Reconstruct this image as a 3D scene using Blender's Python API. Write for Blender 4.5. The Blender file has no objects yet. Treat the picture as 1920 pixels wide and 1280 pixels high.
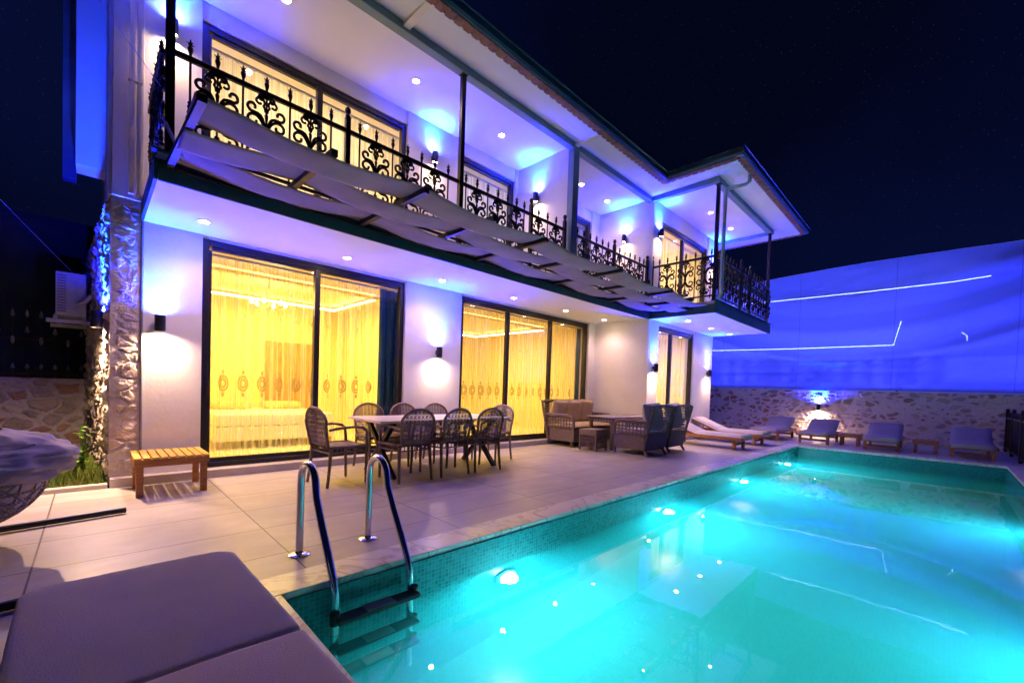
import bpy, bmesh, math, random
from mathutils import Vector, Matrix, noise
random.seed(7)
S = bpy.context.scene
COL = S.collection
PI = math.pi

# ------------------------------------------------------------------ camera
cam_d = bpy.data.cameras.new("camera"); cam = bpy.data.objects.new("camera", cam_d); COL.objects.link(cam)
S.camera = cam
F_PX, CX, CY = 799.48, 958.16, 750.82
YAW, PITCH, ROLL = math.radians(45.4888), math.radians(-1.5872), math.radians(1.9202)
fw = Vector((math.cos(YAW)*math.cos(PITCH), math.sin(YAW)*math.cos(PITCH), math.sin(PITCH)))
rt = Vector((math.sin(YAW), -math.cos(YAW), 0)); up = rt.cross(fw)
r2 = rt*math.cos(ROLL) + up*math.sin(ROLL); u2 = -rt*math.sin(ROLL) + up*math.cos(ROLL)
m = Matrix((r2, u2, -fw)).transposed().to_4x4(); m.translation = (0, 0, 1.15)
cam.matrix_world = m
cam_d.sensor_width = 36; cam_d.sensor_fit = 'HORIZONTAL'
cam_d.lens = F_PX/1920*36
cam_d.shift_x = (960-CX)/1920; cam_d.shift_y = (CY-640)/1920
cam_d.clip_start = 0.02; cam_d.clip_end = 500

# ------------------------------------------------------------------ world, exposure
W = bpy.data.worlds.new("World"); S.world = W; W.use_nodes = True
nt = W.node_tree; bg = nt.nodes['Background']
tc = nt.nodes.new('ShaderNodeTexCoord'); no = nt.nodes.new('ShaderNodeTexNoise'); no.inputs['Scale'].default_value = 1.6
no.inputs['Detail'].default_value = 3
cr = nt.nodes.new('ShaderNodeValToRGB')
cr.color_ramp.elements[0].position = .35; cr.color_ramp.elements[0].color = (.0004, .0007, .0045, 1)
cr.color_ramp.elements[1].position = .72; cr.color_ramp.elements[1].color = (.0008, .0020, .0150, 1)
nt.links.new(tc.outputs['Generated'], no.inputs['Vector']); nt.links.new(no.outputs['Fac'], cr.inputs[0])
vo = nt.nodes.new('ShaderNodeTexVoronoi'); vo.inputs['Scale'].default_value = 160
nt.links.new(tc.outputs['Generated'], vo.inputs['Vector'])
cr2 = nt.nodes.new('ShaderNodeValToRGB'); cr2.color_ramp.elements[0].position = .0; cr2.color_ramp.elements[0].color = (.02, .024, .04, 1)
cr2.color_ramp.elements[1].position = .09; cr2.color_ramp.elements[1].color = (0, 0, 0, 1)
nt.links.new(vo.outputs['Distance'], cr2.inputs[0])
ad = nt.nodes.new('ShaderNodeMix'); ad.data_type = 'RGBA'; ad.blend_type = 'ADD'; ad.inputs[0].default_value = 1
nt.links.new(cr.outputs[0], ad.inputs[6]); nt.links.new(cr2.outputs[0], ad.inputs[7])
nt.links.new(ad.outputs[2], bg.inputs['Color']); bg.inputs['Strength'].default_value = 1.0
S.view_settings.view_transform = 'Standard'; S.view_settings.look = 'None'
S.view_settings.exposure = 1.0; S.view_settings.gamma = 1
try:
    S.cycles.use_denoising = True
    S.cycles.max_bounces = 10; S.cycles.diffuse_bounces = 5; S.cycles.glossy_bounces = 4
    S.cycles.transmission_bounces = 6; S.cycles.transparent_max_bounces = 16; S.cycles.volume_bounces = 2
    S.cycles.caustics_reflective = False; S.cycles.caustics_refractive = True
    S.cycles.sample_clamp_indirect = 6.0
    S.cycles.use_light_tree = True
except Exception as e:
    print(e)

# ------------------------------------------------------------------ helpers
class MB:
    def __init__(s): s.v = []; s.f = []
    def add(s, vs, fs, M=None):
        b = len(s.v)
        s.v += [tuple(M @ Vector(p)) if M else tuple(p) for p in vs]
        s.f += [tuple(i+b for i in f) for f in fs]; return s
    def box(s, x0, x1, y0, y1, z0, z1, M=None):
        v = [(x0,y0,z0),(x1,y0,z0),(x1,y1,z0),(x0,y1,z0),(x0,y0,z1),(x1,y0,z1),(x1,y1,z1),(x0,y1,z1)]
        return s.add(v, [(0,3,2,1),(4,5,6,7),(0,1,5,4),(1,2,6,5),(2,3,7,6),(3,0,4,7)], M)
    def bar(s, a, b, w, h=None, upv=(0,0,1)):
        h = h or w; a = Vector(a); b = Vector(b); d = (b-a); L = d.length; d.normalize()
        upv = Vector(upv)
        if abs(d.dot(upv)) > .98: upv = Vector((0,1,0))
        x = d.cross(upv).normalized(); y = x.cross(d)
        M = Matrix((x, d, y)).transposed().to_4x4(); M.translation = a
        return s.box(-w/2, w/2, 0, L, -h/2, h/2, M)
    def tube(s, pts, r, n=8, closed=False, caps=True):
        pts = [Vector(p) for p in pts]; N = len(pts); vs = []; fs = []
        rr = r if isinstance(r, (list, tuple)) else [r]*N
        prev = None
        for i, p in enumerate(pts):
            if closed: t = pts[(i+1) % N]-pts[i-1]
            else: t = pts[min(i+1, N-1)]-pts[max(i-1, 0)]
            t.normalize()
            if prev is None:
                a = Vector((0,0,1)) if abs(t.z) < .9 else Vector((1,0,0))
                x = t.cross(a).normalized()
            else:
                x = (prev - t*prev.dot(t)).normalized()
            prev = x; y = t.cross(x)
            for k in range(n):
                an = 2*PI*k/n; vs.append(p + (x*math.cos(an)+y*math.sin(an))*rr[i])
        M_ = N if closed else N-1
        for i in range(M_):
            for k in range(n):
                a = i*n+k; b = i*n+(k+1) % n; c = ((i+1) % N)*n+(k+1) % n; d = ((i+1) % N)*n+k
                fs.append((a, b, c, d))
        if caps and not closed:
            fs.append(tuple(range(n-1, -1, -1))); fs.append(tuple((N-1)*n+k for k in range(n)))
        return s.add(vs, fs)
    def lathe(s, prof, c=(0,0,0), n=14, M=None):
        vs = []; fs = []; c = Vector(c)
        for (r, z) in prof:
            for k in range(n):
                a = 2*PI*k/n; vs.append(c+Vector((r*math.cos(a), r*math.sin(a), z)))
        for i in range(len(prof)-1):
            for k in range(n):
                fs.append((i*n+k, i*n+(k+1) % n, (i+1)*n+(k+1) % n, (i+1)*n+k))
        fs.append(tuple(range(n-1, -1, -1))); fs.append(tuple((len(prof)-1)*n+k for k in range(n)))
        return s.add(vs, fs, M)
    def grid(s, fn, nu, nv, M=None):
        vs = [fn(i/nu, j/nv) for j in range(nv+1) for i in range(nu+1)]
        fs = [(j*(nu+1)+i, j*(nu+1)+i+1, (j+1)*(nu+1)+i+1, (j+1)*(nu+1)+i) for j in range(nv) for i in range(nu)]
        return s.add(vs, fs, M)
    def quad(s, a, b, c, d): return s.add([a, b, c, d], [(0,1,2,3)])
    def build(s, name, mat, parent=None, smooth=False, bevel=0, seg=2, solid=0, sub=0, local=False):
        me = bpy.data.meshes.new(name)
        off = Vector((0,0,0))
        if parent is not None and not local: off = wloc(parent)
        me.from_pydata([tuple(Vector(p)-off) for p in s.v], [], s.f); me.update()
        bm = bmesh.new(); bm.from_mesh(me)
        bmesh.ops.recalc_face_normals(bm, faces=bm.faces[:])
        if bevel: bmesh.ops.bevel(bm, geom=bm.edges[:], offset=bevel, segments=seg, affect='EDGES', clamp_overlap=True, profile=.6)
        bm.to_mesh(me); bm.free()
        if smooth:
            for p in me.polygons: p.use_smooth = True
            try: me.set_sharp_from_angle(angle=math.radians(42))
            except Exception: pass
        me.materials.append(mat)
        o = bpy.data.objects.new(name, me); COL.objects.link(o)
        if parent is not None: o.parent = parent
        if solid:
            md = o.modifiers.new('solid', 'SOLIDIFY'); md.thickness = solid; md.offset = 0
        if sub:
            md = o.modifiers.new('sub', 'SUBSURF'); md.levels = sub; md.render_levels = sub
        return o
def wloc(o):
    v = Vector(o.location)
    while o.parent: o = o.parent; v += Vector(o.location)
    return v
def tag(o, label=None, cat=None, group=None, kind=None):
    if label: o['label'] = label
    if cat: o['category'] = cat
    if group: o['group'] = group
    if kind: o['kind'] = kind
    return o
def thing(name, loc=(0,0,0), rz=0, label=None, cat=None, group=None):
    o = bpy.data.objects.new(name, None); COL.objects.link(o); o.location = loc; o.rotation_euler = (0,0,rz)
    o.empty_display_size = .1
    return tag(o, label, cat, group)
def kids(o): return [c for c in bpy.data.objects if c.parent == o]
def copy_tree(o, parent=None):
    c = o.copy(); COL.objects.link(c); c.parent = parent
    for k in kids(o): copy_tree(k, c)
    return c
def place(o, loc, rz=0, label=None, group=None):
    c = copy_tree(o); c.location = loc; c.rotation_euler = (0,0,rz)
    return tag(c, label, None, group)
def aim(d):
    return Vector(d).normalized().to_track_quat('-Z', 'Y').to_euler()
def lamp(name, kind, loc, d, color, power, parent, **kw):
    L = bpy.data.lights.new(name, kind); L.color = color; L.energy = power
    for k, v in kw.items(): setattr(L, k, v)
    o = bpy.data.objects.new(name, L); COL.objects.link(o)
    o.location = Vector(loc) - (wloc(parent) if parent is not None and parent.rotation_euler.z == 0 else Vector((0,0,0)))
    o.rotation_euler = aim(d)
    if parent is not None: o.parent = parent
    return o

# ------------------------------------------------------------------ materials
def nm(name):
    M = bpy.data.materials.new(name); M.use_nodes = True; t = M.node_tree
    return M, t, t.nodes['Principled BSDF']
def mat(name, col, rough=.6, metal=0, bump=0, bscale=60, var=0, vscale=5, col2=None, spec=None, coat=0, stretch=None):
    M, t, b = nm(name); b.inputs['Base Color'].default_value = (*col, 1)
    b.inputs['Roughness'].default_value = rough; b.inputs['Metallic'].default_value = metal
    if spec is not None: b.inputs['Specular IOR Level'].default_value = spec
    if coat: b.inputs['Coat Weight'].default_value = coat; b.inputs['Coat Roughness'].default_value = .15
    tcn = t.nodes.new('ShaderNodeTexCoord'); vec = tcn.outputs['Object']
    if stretch:
        mp = t.nodes.new('ShaderNodeMapping'); mp.inputs['Scale'].default_value = stretch
        t.links.new(vec, mp.inputs['Vector']); vec = mp.outputs[0]
    if var or col2:
        n = t.nodes.new('ShaderNodeTexNoise'); n.inputs['Scale'].default_value = vscale; n.inputs['Detail'].default_value = 6
        t.links.new(vec, n.inputs['Vector'])
        r = t.nodes.new('ShaderNodeValToRGB'); c2 = col2 or tuple(c*(1-var) for c in col)
        r.color_ramp.elements[0].position = .38; r.color_ramp.elements[0].color = (*c2, 1)
        r.color_ramp.elements[1].position = .62; r.color_ramp.elements[1].color = (*col, 1)
        t.links.new(n.outputs['Fac'], r.inputs[0]); t.links.new(r.outputs[0], b.inputs['Base Color'])
    if bump:
        n2 = t.nodes.new('ShaderNodeTexNoise'); n2.inputs['Scale'].default_value = bscale; n2.inputs['Detail'].default_value = 5
        t.links.new(vec, n2.inputs['Vector'])
        bp = t.nodes.new('ShaderNodeBump'); bp.inputs['Strength'].default_value = bump; bp.inputs['Distance'].default_value = .01
        t.links.new(n2.outputs['Fac'], bp.inputs['Height']); t.links.new(bp.outputs[0], b.inputs['Normal'])
    return M
def emis(name, col, s):
    M, t, b = nm(name); b.inputs['Base Color'].default_value = (.8,.8,.8,1)
    b.inputs['Emission Color'].default_value = (*col, 1); b.inputs['Emission Strength'].default_value = s
    return M
def mth(t, op, a, b=None, c=None):
    n = t.nodes.new('ShaderNodeMath'); n.operation = op
    for i, v in enumerate((a, b, c)):
        if v is None: continue
        if isinstance(v, (int, float)): n.inputs[i].default_value = v
        else: t.links.new(v, n.inputs[i])
    return n.outputs[0]
def sep(t, coord='Object'):
    tcn = t.nodes.new('ShaderNodeTexCoord'); s = t.nodes.new('ShaderNodeSeparateXYZ')
    t.links.new(tcn.outputs[coord], s.inputs[0]); return tcn.outputs[coord], s.outputs
def mixc(t, fac, a, b):
    n = t.nodes.new('ShaderNodeMix'); n.data_type = 'RGBA'
    for idx, v in ((0, fac), (6, a), (7, b)):
        if isinstance(v, (int, float)): n.inputs[idx].default_value = v
        elif isinstance(v, tuple): n.inputs[idx].default_value = (*v, 1)
        else: t.links.new(v, n.inputs[idx])
    return n.outputs[2]

M_PLAS = mat('white_plaster', (.80,.78,.76), .85, bump=.2, bscale=30, var=.07, vscale=2.2)
M_CEIL = mat('white_ceiling_paint', (.80,.79,.78), .8, bump=.05, bscale=8, var=.03, vscale=2)
M_FRAME = mat('dark_aluminium', (.035,.03,.032), .35, .5, var=.2, vscale=20)
M_IRON = mat('wrought_iron', (.022,.016,.016), .42, .6, bump=.2, bscale=120)
M_GREEN = mat('dark_green_metal', (.012,.075,.06), .55, 0, var=.25, vscale=6, bump=.1)
M_GREENP = mat('grey_green_paint', (.20,.29,.28), .6, 0, var=.1, vscale=4)
M_BRASS = mat('brass_paint', (.35,.2,.08), .45, .5)
M_CHROME = mat('brushed_steel', (.72,.72,.74), .2, 1.0, bump=.02, bscale=200)
M_BLKPL = mat('black_plastic', (.012,.012,.014), .45, bump=.15, bscale=150)
M_GRYPL = mat('grey_plastic', (.22,.22,.24), .5, bump=.1, bscale=150)
M_WHITEP = mat('white_painted_metal', (.62,.62,.64), .45, var=.06, vscale=9, bump=.05)
M_WOOD = mat('oiled_pine', (.50,.22,.055), .5, bump=.18, bscale=30, col2=(.33,.13,.03), vscale=7, stretch=(1,9,9))
M_WOODLIT = mat('lamplit_pine_slats', (.78,.46,.05), .45, bump=.15, bscale=30, col2=(.64,.35,.04), vscale=7, stretch=(9,1.2,9))  # yellow of the warm lamp put into the bench top colour
M_FAB = mat('grey_canvas', (.74,.62,.64), .9, bump=.35, bscale=210, var=.12, vscale=2.6)
M_FAB2 = mat('paler_grey_canvas', (.78,.64,.66), .9, bump=.35, bscale=210, var=.08, vscale=2.2)
M_STEP = mat('plain_beige_stone', (.55,.49,.43), .5, bump=.1, bscale=30, var=.12, vscale=4)
M_SHADE = mat('shade_cloth', (.28,.225,.25), .95, bump=.3, bscale=300, var=.18, vscale=3)
M_LFAB = mat('beige_lounger_mattress', (.56,.50,.47), .9, bump=.2, bscale=200, var=.1, vscale=4)
M_PFAB = mat('taupe_lounger_mattress', (.36,.31,.35), .9, bump=.2, bscale=200, var=.1, vscale=4)
M_CUSH = mat('tan_cushion_fabric', (.60,.45,.22), .85, bump=.25, bscale=260, var=.12, vscale=5)
M_CUSH2 = mat('pale_cushion_fabric', (.38,.33,.38), .9, bump=.25, bscale=60, var=.15, vscale=4)
M_TABLE = mat('pale_table_top', (.72,.66,.62), .3, var=.05, vscale=6)
M_STEELD = mat('black_steel', (.02,.02,.022), .4, .4)
M_LEAF = mat('leaf_green', (.22,.45,.05), .55, col2=(.06,.16,.02), vscale=14)
M_GRASS = mat('grass_blade', (.14,.30,.035), .7, col2=(.22,.24,.04), vscale=3)
M_SOIL = mat('garden_soil', (.07,.05,.03), .95, bump=.6, bscale=14, col2=(.05,.08,.02), vscale=6)
M_TILEROOF = mat('terracotta_roof_tile', (.34,.15,.08), .8, bump=.3, bscale=40, var=.35, vscale=12)
M_GUTTER = mat('blue_grey_gutter', (.10,.16,.20), .35, .6, var=.15, vscale=5)
M_WICK = None

def wicker(name, col, sx=60, sz=45):
    M, t, b = nm(name); vec, xyz = sep(t)
    w = mth(t, 'ADD', mth(t, 'MULTIPLY', xyz[0], sx), mth(t, 'MULTIPLY', xyz[1], sx))
    z = mth(t, 'MULTIPLY', xyz[2], sz)
    a = mth(t, 'SINE', mth(t, 'MULTIPLY', w, PI)); c = mth(t, 'SINE', mth(t, 'MULTIPLY', z, PI*2))
    h = mth(t, 'MULTIPLY', a, c)
    n = t.nodes.new('ShaderNodeTexNoise'); n.inputs['Scale'].default_value = 25; t.links.new(vec, n.inputs['Vector'])
    f = mth(t, 'MULTIPLY_ADD', h, .35, n.outputs['Fac'])
    cc = mixc(t, f, tuple(x*.45 for x in col), tuple(min(1, x*1.25) for x in col))
    t.links.new(cc, b.inputs['Base Color']); b.inputs['Roughness'].default_value = .6
    bp = t.nodes.new('ShaderNodeBump'); bp.inputs['Strength'].default_value = .8; bp.inputs['Distance'].default_value = .006
    t.links.new(h, bp.inputs['Height']); t.links.new(bp.outputs[0], b.inputs['Normal'])
    return M
M_WICK = wicker('brown_wicker', (.24,.17,.13))
M_CANE = mat('woven_cane', (.27,.18,.125), .6, bump=.4, bscale=160, var=.35, vscale=30)
M_CANEP = mat('pale_woven_cane', (.36,.28,.25), .6, bump=.4, bscale=160, var=.3, vscale=30)

def floor_mat():
    M, t, b = nm('stone_look_floor_tiles'); vec, xyz = sep(t)
    u = mth(t, 'DIVIDE', mth(t, 'ADD', xyz[0], .25), 1.2); v = mth(t, 'DIVIDE', mth(t, 'SUBTRACT', xyz[1], .07), .6)
    fu = mth(t, 'FRACT', u); fv = mth(t, 'FRACT', v)
    du = mth(t, 'MULTIPLY', mth(t, 'MINIMUM', fu, mth(t, 'SUBTRACT', 1, fu)), 1.2)
    dv = mth(t, 'MULTIPLY', mth(t, 'MINIMUM', fv, mth(t, 'SUBTRACT', 1, fv)), .6)
    d = mth(t, 'MINIMUM', du, dv)
    j = mth(t, 'LESS_THAN', d, .005)
    cmb = t.nodes.new('ShaderNodeCombineXYZ'); t.links.new(mth(t, 'FLOOR', u), cmb.inputs[0]); t.links.new(mth(t, 'FLOOR', v), cmb.inputs[1])
    wn = t.nodes.new('ShaderNodeTexWhiteNoise'); t.links.new(cmb.outputs[0], wn.inputs['Vector'])
    mp = t.nodes.new('ShaderNodeMapping'); mp.inputs['Scale'].default_value = (.9, 3.2, 1); t.links.new(vec, mp.inputs['Vector'])
    va = t.nodes.new('ShaderNodeVectorMath'); va.operation = 'MULTIPLY_ADD'; t.links.new(wn.outputs['Color'], va.inputs[0])
    va.inputs[1].default_value = (9, 9, 9); t.links.new(mp.outputs[0], va.inputs[2])
    n = t.nodes.new('ShaderNodeTexNoise'); n.inputs['Scale'].default_value = 1.6; n.inputs['Detail'].default_value = 8; n.inputs['Roughness'].default_value = .62
    n.inputs['Distortion'].default_value = .6
    t.links.new(va.outputs[0], n.inputs['Vector'])
    r = t.nodes.new('ShaderNodeValToRGB'); r.color_ramp.elements[0].position = .33; r.color_ramp.elements[0].color = (.46,.41,.36,1)
    r.color_ramp.elements[1].position = .6; r.color_ramp.elements[1].color = (.56,.51,.46,1)
    t.links.new(n.outputs['Fac'], r.inputs[0])
    hs = t.nodes.new('ShaderNodeHueSaturation'); t.links.new(r.outputs[0], hs.inputs['Color'])
    t.links.new(mth(t, 'MULTIPLY_ADD', wn.outputs['Value'], .16, .92), hs.inputs['Value'])
    n4 = t.nodes.new('ShaderNodeTexNoise'); n4.inputs['Scale'].default_value = 1.1; n4.inputs['Detail'].default_value = 9; n4.inputs['Roughness'].default_value = .7; t.links.new(vec, n4.inputs['Vector'])
    st = t.nodes.new('ShaderNodeMapRange'); t.links.new(n4.outputs['Fac'], st.inputs[0]); st.inputs[1].default_value = .42; st.inputs[2].default_value = .62; st.inputs[3].default_value = .28; st.inputs[4].default_value = 0
    dirty = mixc(t, st.outputs[0], hs.outputs[0], (.25,.20,.17))
    t.links.new(mixc(t, j, dirty, (.11,.085,.075)), b.inputs['Base Color'])
    n3 = t.nodes.new('ShaderNodeTexNoise'); n3.inputs['Scale'].default_value = 2.5; n3.inputs['Detail'].default_value = 6; t.links.new(vec, n3.inputs['Vector'])
    t.links.new(mth(t, 'MULTIPLY_ADD', n3.outputs['Fac'], .3, .26), b.inputs['Roughness'])
    bp = t.nodes.new('ShaderNodeBump'); bp.inputs['Strength'].default_value = .25; bp.inputs['Distance'].default_value = .004
    t.links.new(mth(t, 'SUBTRACT', n.outputs['Fac'], mth(t, 'MULTIPLY', j, 1.0)), bp.inputs['Height']); t.links.new(bp.outputs[0], b.inputs['Normal'])
    return M
M_FLOOR = floor_mat()
def marble_mat():
    M, t, b = nm('pale_marble'); vec, xyz = sep(t)
    n = t.nodes.new('ShaderNodeTexNoise'); n.inputs['Scale'].default_value = 2.6; n.inputs['Detail'].default_value = 9; n.inputs['Distortion'].default_value = 1.6
    t.links.new(vec, n.inputs['Vector'])
    v = mth(t, 'ABSOLUTE', mth(t, 'SUBTRACT', n.outputs['Fac'], .5))
    r = t.nodes.new('ShaderNodeValToRGB'); r.color_ramp.elements[0].position = .0; r.color_ramp.elements[0].color = (.52,.44,.44,1)
    r.color_ramp.elements[1].position = .05; r.color_ramp.elements[1].color = (.80,.75,.74,1)
    t.links.new(v, r.inputs[0]);
    fx = mth(t, 'FRACT', mth(t, 'DIVIDE', mth(t, 'ADD', xyz[0], .2), .62)); j = mth(t, 'LESS_THAN', fx, .006)
    t.links.new(mixc(t, j, r.outputs[0], (.2,.16,.15)), b.inputs['Base Color'])
    b.inputs['Roughness'].default_value = .3
    return M
M_MARB = marble_mat()
def mosaic_mat():
    M, t, b = nm('turquoise_mosaic'); vec, xyz = sep(t); g = .029
    def line(o):
        f = mth(t, 'FRACT', mth(t, 'DIVIDE', o, g)); return mth(t, 'LESS_THAN', mth(t, 'MINIMUM', f, mth(t, 'SUBTRACT', 1, f)), .07)
    geo = t.nodes.new('ShaderNodeNewGeometry'); s2 = t.nodes.new('ShaderNodeSeparateXYZ'); t.links.new(geo.outputs['Normal'], s2.inputs[0])
    j = None
    for k in range(3):
        notn = mth(t, 'LESS_THAN', mth(t, 'ABSOLUTE', s2.outputs[k]), .5)
        l = mth(t, 'MULTIPLY', line(xyz[k]), notn); j = l if j is None else mth(t, 'MAXIMUM', j, l)
    cmb = t.nodes.new('ShaderNodeCombineXYZ')
    for k in range(3): t.links.new(mth(t, 'FLOOR', mth(t, 'DIVIDE', mth(t, 'ADD', xyz[k], .0031), g)), cmb.inputs[k])
    wn = t.nodes.new('ShaderNodeTexWhiteNoise'); t.links.new(cmb.outputs[0], wn.inputs['Vector'])
    c = mixc(t, wn.outputs['Value'], (.006,.155,.175), (.02,.25,.27))
    t.links.new(mixc(t, j, c, (.03,.30,.31)), b.inputs['Base Color']); b.inputs['Roughness'].default_value = .2
    return M
M_MOS = mosaic_mat()
M_PILLAR = mat('rough_limestone', (.72,.64,.54), .95, bump=.9, bscale=30, col2=(.50,.42,.35), vscale=3.5)

def cell_stone_mat(name):
    M, t, b = nm(name); at_ = t.nodes.new('ShaderNodeAttribute'); at_.attribute_name = 'stone'
    tcn = t.nodes.new('ShaderNodeTexCoord'); n2 = t.nodes.new('ShaderNodeTexNoise'); n2.inputs['Scale'].default_value = 24; n2.inputs['Detail'].default_value = 9; n2.inputs['Roughness'].default_value = .65
    t.links.new(tcn.outputs['Object'], n2.inputs['Vector'])
    mu = t.nodes.new('ShaderNodeMix'); mu.data_type = 'RGBA'; mu.blend_type = 'MULTIPLY'; mu.inputs[0].default_value = 1
    t.links.new(at_.outputs['Color'], mu.inputs[6]); t.links.new(mixc(t, n2.outputs['Fac'], (.62,.60,.58), (1.25,1.24,1.22)), mu.inputs[7])
    t.links.new(mu.outputs[2], b.inputs['Base Color']); b.inputs['Roughness'].default_value = .92
    bp = t.nodes.new('ShaderNodeBump'); bp.inputs['Strength'].default_value = .7; bp.inputs['Distance'].default_value = .012
    t.links.new(n2.outputs['Fac'], bp.inputs['Height']); t.links.new(bp.outputs[0], b.inputs['Normal'])
    return M
M_CELL = cell_stone_mat('rubble_masonry')
def masonry(name, fn, su, sv, nu, nv, nrm, cell, amp, palette, mortar, parent=None, cover=.06, seed=0, edge=True, rag=.03):
    """fn(u,v) -> point on the wall face; su, sv: real size; every stone is a raised cell with its own colour, mortar between"""
    n_ = Vector(nrm); vs = []; cols = []
    for j in range(nv+1):
        for i in range(nu+1):
            u, v = i/nu, j/nv; X, Z = u*su/cell[0], v*sv/cell[1]
            wv = noise.noise_vector(Vector((X*1.3, Z*1.3, seed)))*.28
            q = Vector((X+wv.x, Z+wv.y, seed*3.1)); dist, pts = noise.voronoi(q, distance_metric='DISTANCE')
            g = dist[1]-dist[0]; rr = random.Random(int(pts[0].x*9176)^int(pts[0].y*7331)^seed)
            cov = cover+rr.random()*.16
            m_ = min(1, max(0, (g-cov)/.10)); m_ = m_*m_*(3-2*m_)
            c = palette[rr.randrange(len(palette))]; k = .85+.3*rr.random()
            cols.append(tuple(mortar[w]*(1-m_)+c[w]*k*m_ for w in range(3))+(1,))
            p = Vector(fn(u, v)); ed = min(1, min(u, 1-u)*su*12, min(v, 1-v)*sv*12) if edge else 1
            d = m_*amp*(.5+.8*rr.random()) + rag*.45*noise.fractal(Vector((X*2.2, Z*2.2, seed+4)), 1, 2.1, 5)
            vs.append(tuple(p+n_*(d*ed)))
    fs = [(j*(nu+1)+i, j*(nu+1)+i+1, (j+1)*(nu+1)+i+1, (j+1)*(nu+1)+i) for j in range(nv) for i in range(nu)]
    off = wloc(parent) if parent is not None else Vector((0,0,0))
    me = bpy.data.meshes.new(name); me.from_pydata([tuple(Vector(p)-off) for p in vs], [], fs); me.update()
    ca = me.color_attributes.new('stone', 'FLOAT_COLOR', 'POINT')
    ca.data.foreach_set('color', [x for c in cols for x in c])
    me.materials.append(M_CELL); o = bpy.data.objects.new(name, me); COL.objects.link(o)
    if parent is not None: o.parent = parent
    return o
def water_mat():
    M, t, b = nm('clear_pool_water'); t.nodes.remove(b); out = [n for n in t.nodes if n.type == 'OUTPUT_MATERIAL'][0]
    gl = t.nodes.new('ShaderNodeBsdfGlass'); gl.inputs['Roughness'].default_value = 0; gl.inputs['IOR'].default_value = 1.33
    tcn = t.nodes.new('ShaderNodeTexCoord'); n = t.nodes.new('ShaderNodeTexNoise'); n.inputs['Scale'].default_value = 5.5; n.inputs['Detail'].default_value = 3
    t.links.new(tcn.outputs['Object'], n.inputs['Vector'])
    bp = t.nodes.new('ShaderNodeBump'); bp.inputs['Strength'].default_value = .03; bp.inputs['Distance'].default_value = .012
    t.links.new(n.outputs['Fac'], bp.inputs['Height']); t.links.new(bp.outputs[0], gl.inputs['Normal'])
    t.links.new(gl.outputs[0], out.inputs['Surface'])
    vs = t.nodes.new('ShaderNodeVolumePrincipled'); vs.inputs['Color'].default_value = (.05,.74,.95,1); vs.inputs['Density'].default_value = .8
    vs.inputs['Absorption Color'].default_value = (.5,.95,.98,1); vs.inputs['Anisotropy'].default_value = .1
    t.links.new(vs.outputs[0], out.inputs['Volume'])
    return M
M_WATER = water_mat()
def glass_mat():
    M, t, b = nm('window_glass'); t.nodes.remove(b); out = [n for n in t.nodes if n.type == 'OUTPUT_MATERIAL'][0]
    tr = t.nodes.new('ShaderNodeBsdfTransparent'); tr.inputs[0].default_value = (.93,.95,.95,1)
    gl = t.nodes.new('ShaderNodeBsdfGlossy'); gl.inputs['Roughness'].default_value = .0
    g = t.nodes.new('ShaderNodeNewGeometry'); dt = t.nodes.new('ShaderNodeVectorMath'); dt.operation = 'DOT_PRODUCT'
    t.links.new(g.outputs['Incoming'], dt.inputs[0]); t.links.new(g.outputs['Normal'], dt.inputs[1])
    f = mth(t, 'MULTIPLY_ADD', mth(t, 'POWER', mth(t, 'SUBTRACT', 1, mth(t, 'ABSOLUTE', dt.outputs['Value'])), 5), .93, .07)
    mx = t.nodes.new('ShaderNodeMixShader'); t.links.new(f, mx.inputs[0]); t.links.new(tr.outputs[0], mx.inputs[1]); t.links.new(gl.outputs[0], mx.inputs[2])
    t.links.new(mx.outputs[0], out.inputs['Surface']); return M
M_GLASS = glass_mat()
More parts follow.
